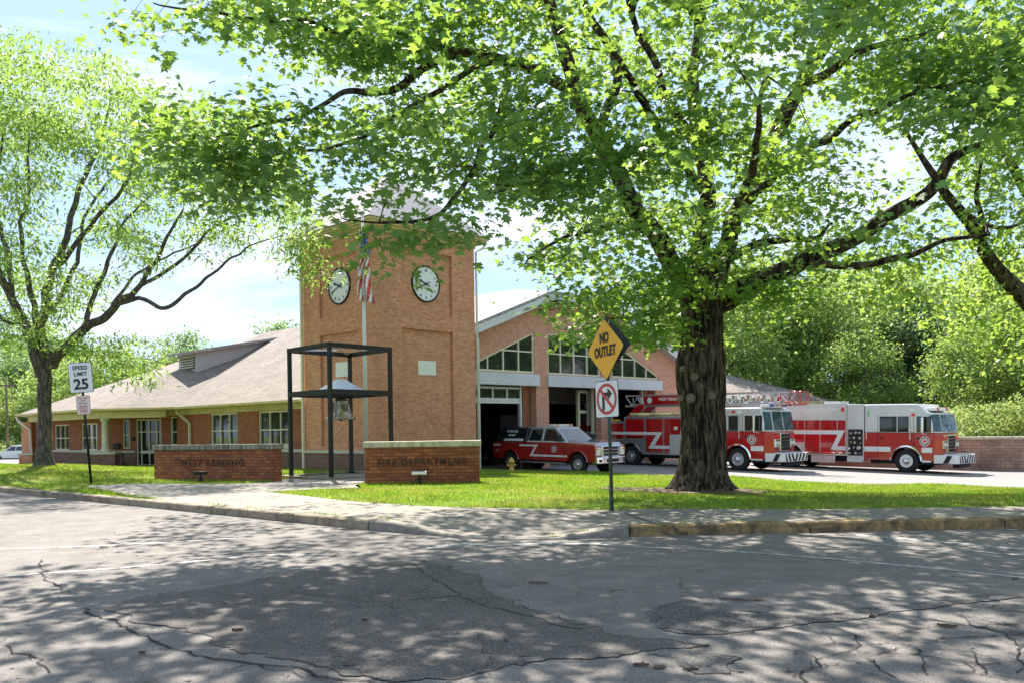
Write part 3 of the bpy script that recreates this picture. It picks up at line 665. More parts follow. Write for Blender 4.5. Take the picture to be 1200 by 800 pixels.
m = MB(); m.add([(-o_, -o_, 9.755), (WX + o_, -o_, 9.755), (WX + o_, WY + o_, 9.755), (-o_, WY + o_, 9.755), ap], [(0, 1, 4), (1, 2, 4), (2, 3, 4), (3, 0, 4), (3, 2, 1, 0)]); m.build('roof', M_SHINGLE2, tw)
ROMAN = ['XII', 'I', 'II', 'III', 'IV', 'V', 'VI', 'VII', 'VIII', 'IX', 'X', 'XI']
def clock(rot, place):
    M = rot
    rim = MB(); rim.lathe([(.68, 0), (.695, .065), (.735, .075), (.755, .05), (.755, 0)], 48, M @ Matrix.Rotation(math.pi / 2, 4, 'X')); ro = rim.build('clock', M_INK, tw)
    MB().lathe([(.695, .012), (.695, .03)], 48, M @ Matrix.Rotation(math.pi / 2, 4, 'X')).build('dial', M_SIGNW, ro)
    hm = MB()
    def hand(ang, l, w, tail):
        R = M @ Matrix.Translation((0, -.05, 0)) @ Matrix.Rotation(ang, 4, 'Y')
        hm.prism([(-w * .5, -tail), (w * .5, -tail), (w * .7, l * .7), (w * 1.6, l * .8), (0, l), (-w * 1.6, l * .8), (-w * .7, l * .7)], 0, .014); k = len(hm.v) - 14
        for i in range(k, len(hm.v)): hm.v[i] = tuple(R @ Vector(hm.v[i]))
    hand(math.radians(246), .60, .035, .24); hand(math.radians(292), .40, .045, .22)
    hm.lathe([(.06, .04), (.05, .075)], 12, M @ Matrix.Rotation(math.pi / 2, 4, 'X')); hm.build('clock_hands', M_INK, ro)
    for i, s in enumerate(ROMAN):
        a = math.radians(i * 30); c = bpy.data.curves.new('t', 'FONT'); c.body = s; c.size = .16; c.align_x = 'CENTER'; c.align_y = 'CENTER'; c.extrude = .002; c.offset = .003; c.resolution_u = 2
        t = bpy.data.objects.new('t', c); me = bpy.data.meshes.new_from_object(t)
        R = M @ Matrix.Rotation(a, 4, 'Y') @ Matrix.Translation((0, -.034, .545)) @ Matrix.Rotation(math.pi / 2, 4, 'X') @ Matrix.Diagonal((.75, 1, 1, 1))
        big = MB(); big.add([R @ v.co for v in me.vertices], [tuple(p.vertices) for p in me.polygons]); bpy.data.objects.remove(t); big.build('numeral', M_INK, ro, recalc=False)
clock(Matrix.Translation((2.75, .12, 7.55)), 0)
clock(Matrix.Translation((.12, 2.38, 7.47)) @ Matrix.Rotation(-math.pi / 2, 4, 'Z'), 1)
MB().box(2.28, .095, 3.84, 3.23, .125, 4.42).build('plaque', M_WHITEPLAQUE, tw); MB().box(.095, 1.88, 3.80, .125, 2.74, 4.40).build('plaque', M_WHITEPLAQUE, tw)
m = MB(); m.box(-.13, WY - .04, -.1, -.02, WY + .08, 9.3); m.build('downspout', M_CREAM2, tw, bevel=.01)
m = MB(); m.tube([(WX + .42, -.36, 9.6), (WX + .3, -.25, 9.35), (WX + .07, -.05, 9.2), (WX + .07, -.05, -.2)], .05, 8); m.build('downspout', M_WHITE, tw)

# engine house
eh = thing('engine_house', 'pink brick engine house with clipped gable, slanted window bands and open bay doors', 'fire station', (1.386, 42, 0), RZ)
m = MB(); out = [(-4.95, -.7), (12.0, -.7), (12.0, 5.1), (5.0, 7.74), (.3, 7.74), (-4.95, 5.76)]
sl = lambda x: 6.15 + (x + .38) * .41
srr = lambda x: 6.15 - (x - 5.62) * .41
wins = [[(-4.6, 4.2), (-.38, 4.2), (-.38, sl(-.38)), (-4.6, sl(-4.6))], [(.6, 4.2), (4.65, 4.2), (4.65, 6.17), (.6, 6.17)], [(5.62, 4.2), (9.8, 4.2), (9.8, srr(9.8)), (5.62, 6.15)]]
doors = [[(-4.6, -.6), (-.3, -.6), (-.3, 3.85), (-4.6, 3.85)], [(.6, -.6), (4.65, -.6), (4.65, 3.85), (.6, 3.85)], [(5.62, -.6), (9.5, -.6), (9.5, 3.85), (5.62, 3.85)]]
holed(m, out, wins + doors, 0, .38)
m.box(-4.95, .38, -.7, -4.7, 10.8, 5.6); m.box(11.7, .38, -.7, 12.0, 10.8, 5.0); m.box(-4.7, 10.5, -.7, 11.7, 10.8, 5.0); m.build('wall', M_BRICKP, eh)
MB().box(-.80, .40, -.6, -.29, .80, 3.9).build('door_jamb', M_BRICKD, eh); MB().box(9.0, .40, -.6, 9.55, .8, 3.9).build('door_jamb', M_BRICKD, eh)  # darker brick puts the shadow of the recess into the jamb colour
MB().box(-4.62, -.14, 3.60, -.17, .30, 4.15).build('lintel', M_LINTEL, eh, bevel=.01)
MB().box(.47, -.14, 3.60, 10.05, .30, 4.15).build('lintel', M_LINTEL, eh, bevel=.01)
grid_window(eh, I4, -4.6, -.38, 4.2, 0, (-3.45, -2.44, -1.42), (5.2,), M_CREAM2, .085, top=lambda x: sl(x))
grid_window(eh, I4, .6, 4.65, 4.2, 6.17, (1.57, 2.58, 3.62), (5.2,), M_CREAM2, .085)
grid_window(eh, I4, 5.62, 9.8, 4.2, 0, (6.6, 7.7, 8.74), (5.2,), M_CREAM2, .085, top=lambda x: srr(x))
gd = grid_window(eh, I4, -4.55, -.83, 2.93, 3.55, (-3.62, -2.70, -1.76), (), M_WHITE, .10, y=.55, name='garage_door')
MB().box(-.93, .45, -.6, -.83, .60, 3.6).box(-4.6, .5, 2.78, -.83, .60, 2.93).build('door_frame', M_WHITE, eh)
for xa_, xb_ in ((.62, .70), (4.55, 4.63), (5.64, 5.72), (8.88, 8.98)): MB().box(xa_, .45, -.6, xb_, .6, 3.6).build('door_frame', M_CREAM2, eh)
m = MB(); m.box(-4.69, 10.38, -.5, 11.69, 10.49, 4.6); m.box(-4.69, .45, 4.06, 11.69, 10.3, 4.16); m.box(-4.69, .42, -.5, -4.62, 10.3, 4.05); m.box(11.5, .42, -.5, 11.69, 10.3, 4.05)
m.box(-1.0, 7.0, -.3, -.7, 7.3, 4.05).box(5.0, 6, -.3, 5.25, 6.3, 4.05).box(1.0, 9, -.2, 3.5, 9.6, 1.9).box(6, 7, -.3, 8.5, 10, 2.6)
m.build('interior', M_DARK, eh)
m = MB().tube([(2.2, 3.0, 2.5), (2.6, 3.0, 2.6), (3.0, 3, 2.8), (3.3, 3, 3.2)], .05, 8); m.build('exhaust_hose', M_YELLOW, eh)
MB().box(4.0, 1.0, 1.7, 4.15, 1.15, 3.55).box(4.85, 1.0, 1.7, 5.0, 1.15, 3.55).box(4.0, 1.0, 3.40, 5.0, 1.15, 3.55).box(4.15, 1.0, 2.35, 4.85, 1.15, 2.5).box(4.0, 1., -.3, 4.12, 1.15, 1.7).build('inner_frame', M_CREAM2, eh)
# roof: slopes .38, clipped by a small front hip
yf = -.55; yb = 11.2; ZT = 8.10; s_ = .376; xl, xr = -5.3, 12.6; zl = ZT - (.3 - xl) * s_; zr = ZT - (xr - 5.0) * s_; RG = (2.65, 4.2, ZT + 2.35 * s_)
V = [(xl, yf, zl), (.3, yf, ZT), (5.0, yf, ZT), (xr, yf, zr), (2.65, 4.2, RG[2]), (2.65, yb, RG[2]), (xl, yb, zl), (xr, yb, zr)]
th = .14; V2 = [(a, b, c - th) for a, b, c in V]
m = MB(); m.add(V + V2, [(0, 1, 4, 5, 6), (1, 2, 4), (2, 3, 7, 5, 4), (8, 14, 13, 12, 9), (9, 12, 10), (10, 12, 13, 15, 11), (0, 8, 9, 1), (1, 9, 10, 2), (2, 10, 11, 3), (3, 11, 15, 7), (0, 6, 14, 8), (6, 5, 13, 14), (5, 7, 15, 13)]); m.build('roof', M_SHINGLE2, eh)
m = MB(); F_ = [(xl, zl - .15), (.3, ZT - .15), (5.0, ZT - .15), (xr, zr - .15)]
for a, b in zip(F_[:-1], F_[1:]): m.hexa([(a[0], yf - .02, a[1] - .34), (b[0], yf - .02, b[1] - .34), (b[0], yf - .02, b[1]), (a[0], yf - .02, a[1])], [(a[0], yf + .05, a[1] - .34), (b[0], yf + .05, b[1] - .34), (b[0], yf + .05, b[1]), (a[0], yf + .05, a[1])])
m.build('fascia', M_LINTEL, eh)
m = MB()
for a, b in zip(F_[:-1], F_[1:]): m.add([(a[0], yf + .05, a[1] - .30), (b[0], yf + .05, b[1] - .30), (b[0], .01, b[1] - .30), (a[0], .01, a[1] - .30)], [(0, 1, 2, 3)])
m.build('soffit', M_GREYSHEET, eh)
m = MB(); m.tube([(.05, 0, 7.15), (.1, -.25, 7.15), (.55, -.55, 7.25), (.5, -.55, 7.45)], .025, 8); m.box(-.02, -.05, 7.05, .12, 0, 7.25); m.box(.42, -.80, 7.43, .80, -.45, 7.66); m.build('floodlight', M_BLACKSTEEL, eh, bevel=.02)
MB().box(-4.22, -.12, -.3, -4.12, -.02, 5.6).build('downspout', M_WHITE, eh)

# low building behind the ladder truck
an = thing('annex', 'low annex with broad hipped shingle roof and cream eave behind the fire engines', 'building', (1.386, 42, 0), RZ)
MB().box(12.02, 2.4, -.8, 37.2, 14.2, 2.95).build('wall', M_BRICKP, an)
m = MB(); e0 = (12.02, 1.5, 3.35); e1 = (38, 1.5, 3.35); e2 = (38, 15, 3.35); e3 = (12.02, 15, 3.35); r0 = (18, 8, 5.75); r1 = (29.5, 8, 5.75)
m.add([e0, e1, e2, e3, r0, r1], [(0, 1, 5, 4), (1, 2, 5), (2, 3, 4, 5), (3, 0, 4), (3, 2, 1, 0)]); m.build('roof', M_SHINGLE, an)
MB().box(12.02, 1.45, 3.0, 38.05, 15.05, 3.345).build('fascia', M_CREAM, an)

# office wing
wgx = thing('office_wing', 'long low brick office wing with hipped shingle roof, cream trim and corner entrance', 'building', (-15, 44, 0))
OX = Vector((-15, 44, 0))
def frame(p, q):
    p = Vector((*p, 0)) - OX; q = Vector((*q, 0)) - OX; X = (q - p).normalized(); Z = Vector((0, 0, 1)); Y = Z.cross(X)
    return Matrix(((X.x, Y.x, 0, p.x), (X.y, Y.y, 0, p.y), (X.z, Y.z, 1, 0), (0, 0, 0, 1))), (q - p).length
def wallseg(p, q, holes, z0, z1, mat, base=.70):
    M, Ln = frame(p, q); m = MB(); holed(m, [(0, base), (Ln, base), (Ln, z1), (0, z1)], holes, 0, .3); m.v = [tuple(M @ Vector(v)) for v in m.v]; m.build('wall', mat, wgx)
    return M, Ln
PA0 = (-9.7, 39.3); PA1 = (-19.33, 48.61); PC = (-22.5, 48.9); PB = (-31.5, 57.6)
R_ = lambda a, b, c, d: [(a, c), (b, c), (b, d), (a, d)]
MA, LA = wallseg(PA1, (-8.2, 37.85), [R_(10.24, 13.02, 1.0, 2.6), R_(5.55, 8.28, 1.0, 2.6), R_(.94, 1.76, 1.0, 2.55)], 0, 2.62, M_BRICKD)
for a, b in ((10.24, 13.02), (5.55, 8.28)): grid_window(wgx, MA, a, b, 1.0, 2.6, (a + (b - a) / 3, a + 2 * (b - a) / 3), (1.72,), M_CREAM2, .075)
grid_window(wgx, MA, .94, 1.76, 1.0, 2.55, (), (1.72,), M_CREAM2, .07)
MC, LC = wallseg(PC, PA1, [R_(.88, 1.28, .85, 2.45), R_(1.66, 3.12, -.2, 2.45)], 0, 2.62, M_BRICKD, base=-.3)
grid_window(wgx, MC, .88, 1.28, .85, 2.45, (), (1.6,), M_CREAM2, .06)
ed = grid_window(wgx, MC, 1.66, 3.12, -.12, 2.45, (1.93, 2.38, 2.83), (.62, 1.75), M_CREAM2, .07, name='entrance_door')
m = MB()
for a in (1.97, 2.42): m.box(a, .03, .55, a + .40, .09, .72)
m.v = [tuple(MC @ Vector(v)) for v in m.v]; m.build('push_bar', M_CREAM2, ed)
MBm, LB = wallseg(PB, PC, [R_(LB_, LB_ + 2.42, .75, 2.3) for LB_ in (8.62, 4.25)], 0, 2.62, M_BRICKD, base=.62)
for a in (8.62, 4.25): grid_window(wgx, MBm, a, a + 2.42, .75, 2.3, (a + .81, a + 1.62), (1.47,), M_CREAM2, .075)
def strip(name, M, Ln, a, b, mat, x0=0, x1=None, bev=.01):
    m = MB().box(x0, a[0], a[1], Ln if x1 is None else x1, b[0], b[1]); m.v = [tuple(M @ Vector(v)) for v in m.v]; return m.build(name, mat, wgx, bevel=bev)
strip('base_course', MA, LA, (-.05, -.5), (.3, .698), M_BLOCK); strip('stone_ledge', MA, LA, (-.10, .70), (.02, .84), M_LIMECLEAN)
strip('base_course', MBm, LB, (-.05, -.5), (.3, .618), M_BLOCK); strip('stone_ledge', MBm, LB, (-.10, .62), (.02, .745), M_LIMECLEAN)
strip('base_course', MC, LC, (-.03, -.4), (-.002, .60), M_BLOCK, 0, 1.64); strip('stone_ledge', MC, LC, (-.08, .60), (-.001, .72), M_LIMECLEAN, 0, 1.6)
for M, Ln in ((MA, LA), (MC, LC), (MBm, LB)): strip('frieze', M, Ln, (-.06, 2.62), (.3, 2.90), M_CREAM)
for a, b in ((10.24, 13.02), (5.55, 8.28)): strip('sill', MA, LA, (-.07, .86), (.12, .99), M_CREAM2, a - .04, b + .04)
EV = [(-8.9, 37.55), (-17.1, 45.4), (-22.2, 46.3), (-30.9, 54.9), (-22, 68), (8, 57)]
RP = Vector((-15.8, 57.3, 8.14)); RQ = Vector((-2.6, 44.6, 8.12))
ZE = 2.99
m = MB(); vs = [Vector((*p, ZE)) - OX for p in EV] + [RP - OX, RQ - OX]
m.add(vs, [(0, 1, 6, 7), (1, 2, 6), (2, 3, 6), (3, 4, 6), (4, 5, 7, 6), (5, 0, 7)]); rf = m.build('roof', M_SHINGLE, wgx, recalc=False)
for p in rf.data.polygons:
    if p.normal.z < 0: p.flip()
m = MB()
for a, b in zip(EV[:4], EV[1:4] + [EV[4]]):
    A = Vector((*a, 0)) - OX; B = Vector((*b, 0)) - OX; d = (B - A).normalized(); n = Vector((d.y, -d.x, 0)) * -1
    n = Vector((-d.y, d.x, 0)); o = -n if (A + n * 1 + OX - Vector((-12, 52, 0))).length < (A - n + OX - Vector((-12, 52, 0))).length else n
    m.hexa([A + Vector((0, 0, 2.86)), B + Vector((0, 0, 2.86)), B + o * .11 + Vector((0, 0, 2.90)), A + o * .11 + Vector((0, 0, 2.90))], [A + Vector((0, 0, 2.985)), B + Vector((0, 0, 2.985)), B + o * .13 + Vector((0, 0, 3.0)), A + o * .13 + Vector((0, 0, 3.0))])
m.build('gutter', M_CREAM, wgx)
sof = [Vector((*p, 2.88)) - OX for p in (EV[:4] + [(-32.0, 58.2), (-22.4, 49.3), (-19.2, 48.9), (-8.0, 38.2)])]
m = MB(); m.add(sof, [(0, 7, 6, 1), (1, 6, 5, 2), (2, 5, 4, 3)]); m.build('soffit', M_CREAM, wgx)
# porch: beam, round column on pedestal, end pier
def wbeam(name, a, b, w, z0, z1, mat):
    A = Vector((*a, 0)) - OX; B = Vector((*b, 0)) - OX; d = (B - A).normalized(); n = Vector((-d.y, d.x, 0)) * w / 2
    return MB().hexa([A - n + Vector((0, 0, z0)), B - n + Vector((0, 0, z0)), B + n + Vector((0, 0, z0)), A + n + Vector((0, 0, z0))], [A - n + Vector((0, 0, z1)), B - n + Vector((0, 0, z1)), B + n + Vector((0, 0, z1)), A + n + Vector((0, 0, z1))]).build(name, mat, wgx, bevel=.01)
wbeam('porch_beam', (-30.3, 55.4), (-21.9, 47.05), .35, 2.50, 2.87, M_CREAM); wbeam('porch_beam', (-21.95, 47.0), (-18.3, 46.7), .35, 2.50, 2.87, M_CREAM)
cx, cyy = -21.75, 47.0; px_ = MB().lathe([(.30, .70), (.30, .78), (.22, .86), (.19, .9), (.165, 2.30), (.19, 2.34), (.26, 2.42), (.26, 2.5)], 20, Matrix.Translation(Vector((cx, cyy, 0)) - OX)); px_.build('column', M_LIMECLEAN, wgx)
c0 = Vector((cx, cyy, 0)) - OX
MB().box(c0.x - .62, c0.y - .3, -.5, c0.x + .62, c0.y + .3, .58).build('pedestal', M_BLOCK, wgx); MB().box(c0.x - .68, c0.y - .36, .58, c0.x + .68, c0.y + .36, .70).build('pedestal_cap', M_LIMECLEAN, wgx, bevel=.015)
c1 = Vector((-30.4, 55.3, 0)) - OX
MB().box(c1.x - .3, c1.y - .3, .55, c1.x + .3, c1.y + .3, 2.5).box(c1.x - .42, c1.y - .42, -.6, c1.x + .42, c1.y + .42, .45).build('pier', M_BRICK, wgx); MB().box(c1.x - .5, c1.y - .5, .45, c1.x + .5, c1.y + .5, .56).build('pier_cap', M_LIMECLEAN, wgx)
m = MB(); q = lambda x, y, z: MA @ Vector((x, y, z)); m.tube([q(2.9, -.55, 2.86), q(2.95, -.5, 2.72), q(3.45, -.1, 2.15), q(3.45, -.1, -.2)], .085, 4, smooth=False); m.build('downspout', M_CREAM2, wgx)
m = MB(); m.tube([Vector((-30.9, 54.8, 2.85)) - OX, Vector((-30.8, 54.8, 2.6)) - OX, Vector((-30.1, 54.9, 2.0)) - OX, Vector((-30.05, 54.9, .5)) - OX], .07, 4, smooth=False); m.build('downspout', M_WHITE, wgx)
m = MB().box(.38, -.16, .85, .76, -.001, 1.14); m.v = [tuple(MC @ Vector(v)) for v in m.v]; m.build('mailbox', M_BLACKSTEEL, wgx, bevel=.03)
m = MB().box(1.42, -.10, 1.28, 1.58, -.001, 1.50); m.v = [tuple(MC @ Vector(v)) for v in m.v]; m.build('wall_lamp', M_BLACKSTEEL, wgx, bevel=.03)
# louvred dormer on the long slope
D3 = Vector((.695, .719, 0)); U3 = Vector((-.719, .695, 0)); E03 = Vector((EV[0][0], EV[0][1], ZE)); SL = .549
def hitA(px, py):
    v = ray(px, py); n = (D3 * -SL + Vector((0, 0, 1))); t = (E03 - Vector((0, 0, CZ))).dot(n) / v.dot(n); return v * t + Vector((0, 0, CZ))
pn = (Vector((*EV[2], ZE)) - Vector((*EV[1], ZE))).cross(RP - Vector((*EV[1], ZE))); vv = ray(231, 435.5); fr = vv * ((Vector((*EV[1], ZE)) - Vector((0, 0, CZ))).dot(pn) / vv.dot(pn)) + Vector((0, 0, CZ)); W = 2.3; h = 1.12; fl = fr + U3 * W
tt = h / (SL - .20) + 2.5
def dm(u, d, z): return fr + U3 * u + D3 * d + Vector((0, 0, z)) - OX
m = MB(); lo = [dm(0, 0, -.8), dm(W, 0, -.8), dm(W, tt, SL * tt - 1.6), dm(0, tt, SL * tt - 1.6)]; hi = [dm(0, 0, h), dm(W, 0, h), dm(W, tt, h + .2 * tt), dm(0, tt, h + .2 * tt)]
m.hexa(lo, hi); dmo = m.build('dormer', M_GREYSHEET, wgx)
m = MB(); m.hexa([dm(-.35, -.45, h - .09), dm(W + .35, -.45, h - .09), dm(W + .35, tt + .8, h + .2 * (tt + .8)), dm(-.35, tt + .8, h + .2 * (tt + .8))], [dm(-.35, -.45, h + .06), dm(W + .35, -.45, h + .06), dm(W + .35, tt + .8, h + .2 * (tt + .8) + .15), dm(-.35, tt + .8, h + .2 * (tt + .8) + .15)]); m.build('dormer_roof', M_SHINGLE2, dmo)
m = MB(); m.hexa([dm(.28, -.015, .22), dm(W - .28, -.015, .22), dm(W - .28, -.015, h - .22), dm(.28, -.015, h - .22)], [dm(.28, .0, .22), dm(W - .28, .0, .22), dm(W - .28, .0, h - .22), dm(.28, .0, h - .22)]); m.build('vent', M_HOLE, dmo)
m = MB()
for k in range(5):
    z = .27 + k * .145; m.hexa([dm(.28, -.10, z), dm(W - .28, -.10, z), dm(W - .28, -.02, z + .07), dm(.28, -.02, z + .07)], [dm(.28, -.10, z + .025), dm(W - .28, -.10, z + .025), dm(W - .28, -.02, z + .095), dm(.28, -.02, z + .095)])
m.build('louvre', M_CREAM2, dmo)

# ash stand by the entrance
a_ = at(143.5, 543, 46.2); t = thing('ash_stand', 'slim black ash stand beside the porch column', 'ash stand', (a_.x, a_.y, lz(a_.x, a_.y)))
MB().lathe([(.20, 0), (.20, .10), (.13, .18), (.05, .25), (.04, .62), (.07, .68), (.05, .74)], 16).build('body', M_BLACKSTEEL, t)

# ------------------------------------------------------------------ sign walls, bell, small furniture
def signwall(label, a, b, z1, words, size, sx, sp, capm):
    A = Vector((*a, 0)); B = Vector((*b, 0)); d = (B - A); Ln = d.length; zb = min(lz(*a), lz(*b))
    t = thing('sign_wall', label, 'brick wall', (A.x, A.y, zb), math.atan2(d.y, d.x)); H = z1 - zb
    MB().box(0, 0, -.3, Ln, .42, H - .17).build('wall', M_BRICKW, t, bevel=.006)
    m = MB(); n = 4
    for k in range(n): m.box(-.05 + k * (Ln + .1) / n + .006, -.06, H - .168, -.05 + (k + 1) * (Ln + .1) / n, .48, H)
    m.build('cap', capm, t, bevel=.02)
    text('lettering', words, size, (Ln * .5, -.012, H * .50), FRONT, M_LETTER, t, sx, .012, bold=.006, space=sp); return t
signwall('low brick wall with stained stone cap spelling West Reading', (-12.15, 29.8), (-7.55, 27.75), 1.22, 'WEST READING', .30, 1.05, 1.25, M_STREAK)
signwall('low brick wall with clean stone cap spelling Fire Department', (-4.2, 25.0), (-.95, 25.0), 1.27, 'FIRE DEPARTMENT', .26, 1.0, 1.2, M_LIME)
def walllight(label, px, yb, yt, Y, gapz):
    p = at(px, yb, Y); z = lz(p.x, p.y); t = thing('wall_floodlight', label, 'floodlight', (p.x, p.y, z)); hh = (at(px, yt, Y).z - z)
    MB().cyl((0, 0, -.05), (0, 0, hh - .16), .06, 12).cyl((0, 0, hh - .16), (0, 0, hh - .04), .025, 8).build('post', M_BLACKSTEEL, t)
    MB().box(-.21, -.07, hh - .08, .21, .07, hh + .02).build('lamp_bar', M_BLACKSTEEL if gapz == 0 else M_ALU, t, bevel=.02)
walllight('black bar floodlight on short post before the West Reading wall', 235, 568, 552.5, 27.6, 0)
walllight('pale topped bar floodlight before the Fire Department wall', 491.5, 566, 552.5, 24.3, 1)

bf = thing('bell_frame', 'tall open black steel frame with four posts holding the fire bell', 'bell frame', (-5.9, 30.35, lz(-5.9, 30.3)))
C4 = [Vector(p) for p in ((-5.84, 28.3, 0), (-4.18, 30.35, 0), (-5.93, 32.35, 0), (-7.62, 30.25, 0))]; O3 = Vector((-5.9, 30.35, 0)); zt = 4.45
zr0 = lz(-5.9, 30.3)
def obar(mb, a, b, w, z0, z1, ins=0.0):
    d = (b - a).normalized(); n = Vector((-d.y, d.x, 0)) * w / 2; a = a + d * ins - O3; b = b - d * ins - O3; zz = lambda v, z: Vector((v.x, v.y, z - zr0))
    mb.hexa([zz(a - n, z0), zz(b - n, z0), zz(b + n, z0), zz(a + n, z0)], [zz(a - n, z1), zz(b - n, z1), zz(b + n, z1), zz(a + n, z1)])
for p in C4:
    rz = Matrix.Translation(p - O3) @ Matrix.Rotation(math.radians(46), 4, 'Z')
    MB().box(-.06, -.06, -.02, .06, .06, zt - zr0 - .152, rz).build('post', M_BLACKSTEEL, bf, bevel=.008)
    MB().box(-.2, -.2, -.02, .2, .2, .05, rz).build('base_plate', M_BLACKSTEEL, bf)
for i in range(4):
    a, b = C4[i], C4[(i + 1) % 4]
    m = MB(); obar(m, a, b, .125, zt - .15, zt, -.06 if i % 2 == 0 else .063); m.build('top_beam', M_BLACKSTEEL, bf)
    m = MB(); obar(m, a, b, .11, 2.79, 2.96, .061); m.build('middle_beam', M_BLACKSTEEL, bf)
m = MB(); cc = (C4[0] + C4[1] + C4[2] + C4[3]) / 4
obar(m, (C4[0] + C4[3]) / 2, (C4[1] + C4[2]) / 2, .14, 2.80, 2.93, .08); m.build('bell_beam', M_BLACKSTEEL, bf)
m = MB(); obar(m, C4[0], C4[2], .05, zt - .10, zt - .05, .1); obar(m, C4[3], cc, .05, zt - .099, zt - .051, .1); m.build('brace', M_ALU, bf)
s1, s2 = .60, .10; cl = cc - O3; rz = Matrix.Translation(Vector((cl.x, cl.y, 2.985 - zr0))) @ Matrix.Rotation(math.radians(46), 4, 'Z')
m = MB(); m.hexa([rz @ Vector(p) for p in ((-s1, -s1, 0), (s1, -s1, 0), (s1, s1, 0), (-s1, s1, 0))], [rz @ Vector(p) for p in ((-s2, -s2, .40), (s2, -s2, .40), (s2, s2, .40), (-s2, s2, .40))]); m.build('canopy', M_DIAMOND, bf)
for sx_ in (-1, 1):
    pass
bl = thing('fire_bell', 'large polished metal bell hanging inside the black frame', 'bell', (cc.x, cc.y, 1.98))
BZ = 0
MB().lathe([(.50, 0), (.515, .02), (.49, .07), (.40, .17), (.335, .32), (.305, .50), (.285, .62), (.25, .69), (.16, .735), (.0, .75)], 40).build('bell_body', M_BRONZE, bl)
MB().cyl((0, 0, .72), (0, 0, .81), .07, 12).box(-.16, -.05, .70, .16, .05, .78).build('yoke', M_BLACKSTEEL, bl)
MB().cyl((0, 0, .55), (0, 0, .05), .018, 8).lathe([(.0, -.06), (.06, -.02), (.06, .03), (.0, .07)], 12).build('clapper', M_BLACKSTEEL, bl)
# pad of stone kerbs round the frame
pc = [(-5.84, 27.95), (-3.8, 30.4), (-5.95, 32.75), (-8.0, 30.25)]
m = MB()
for i in range(4):
    a = Vector(pc[i]); b = Vector(pc[(i + 1) % 4]); d = (b - a).normalized(); n = Vector((-d.y, d.x)) * .16
    za = lz(*a); zb = lz(*b); P_ = [a - n - d * .15, b - n + d * (-.17), b + n - d * .17, a + n - d * .15]
    m.hexa([(P_[0].x, P_[0].y, za - .2), (P_[1].x, P_[1].y, zb - .2), (P_[2].x, P_[2].y, zb - .2), (P_[3].x, P_[3].y, za - .2)], [(P_[0].x, P_[0].y, za + .075), (P_[1].x, P_[1].y, zb + .075), (P_[2].x, P_[2].y, zb + .075), (P_[3].x, P_[3].y, za + .075)])
tag(m.build('path_edging', M_KERB, bevel=.01), kind='structure')

# flagpole and flag
fp = at(429.5, 553, 32.8); fz = lz(fp.x, fp.y); ftop = at(427, 252, 32.8)
t = thing('flagpole', 'tall white flagpole in front of the clock tower corner', 'flagpole', (fp.x, fp.y, fz)); hz = ftop.z - fz
MB().tube([(0, 0, -.1), (0, 0, hz * .5), (0, 0, hz)], [.085, .07, .045], 16).build('pole', M_WHITE, t); MB().lathe([(0, -.09), (.07, -.05), (.09, 0), (.07, .05), (0, .09)], 12, Matrix.Translation((0, 0, hz + .08))).build('finial', M_BRONZE, t)
ft = thing('flag', 'limp American flag hanging in folds from the white pole', 'flag', (fp.x, fp.y, fz + hz - .6)); FL = 2.6; FWd = .72; nx, nz = 22, 40
def flagpt(u, v):
    w = (.34 + .52 * v) * FWd; x = -.02 + (u - .35) * w * 1.0; y = -.10 + .11 * math.sin(u * 13 + v * 2.2) * (.4 + v) ; x += .05 * math.sin(v * 7); return Vector((x, y - .02, -v * FL - u * .12))
V = [flagpt(i / nx, j / nz) for j in range(nz + 1) for i in range(nx + 1)]; stp = {'w': [], 'r': [], 'b': []}
for j in range(nz):
    for i in range(nx):
        u = (i + .5) / nx; v = (j + .5) / nz; q = (i + j * (nx + 1), i + 1 + j * (nx + 1), i + 1 + (j + 1) * (nx + 1), i + (j + 1) * (nx + 1))
        if v < .33: stp['b' if not ((i * 7 + j * 5) % 17 in (0, 6)) else 'w'].append(q)
        else: stp['r' if int((u * 4.2 + v * 4.6) * 1.6) % 2 else 'w'].append(q)
for k, nm, mt in (('w', 'white_cloth', M_SIGNW), ('r', 'red_stripe', plain('flag_red', (.60, .05, .05), .7)), ('b', 'blue_canton', plain('flag_blue', (.05, .09, .26), .7))):
    m = MB(); m.add(V, stp[k], True); o = m.build(nm, mt, ft, recalc=False); so = o.modifiers.new('solid', 'SOLIDIFY'); so.thickness = .008

# NO OUTLET sign post
pz = at(717.5, 598, 15.0); gz_ = lz(pz.x, pz.y); yaw = math.radians(-60)
t = thing('warning_sign_post', 'street corner post carrying the yellow No Outlet diamond and a no right turn sign', 'road sign', (pz.x, pz.y, gz_))
topz = at(711.5, 370, 15).z - gz_; lean = (at(711.5, 409, 15).x - pz.x) / (at(711.5, 409, 15).z - gz_)
MB().tube([(0, 0, -.2), (lean * topz, 0, topz)], .031, 8).build('pole', M_POLE, t); MB().box(-.045, -.03, -.2, -.012, .03, .45).build('ground_sleeve', M_POLE, t)
def plate(mb, pts, th, M): mb.v, o = mb.v, len(mb.v); mb.prism(pts, 0, th); mb.v[o:] = [tuple(M @ Vector(v)) for v in mb.v[o:]]; return mb
def rrect(w, h, r, n=5):
    out = []
    for cx, cz, a0 in ((w / 2 - r, -h / 2 + r, -90), (w / 2 - r, h / 2 - r, 0), (-w / 2 + r, h / 2 - r, 90), (-w / 2 + r, -h / 2 + r, 180)):
        for k in range(n + 1): a = math.radians(a0 + 90 * k / n); out.append((cx + r * math.cos(a), cz + r * math.sin(a)))
    return out
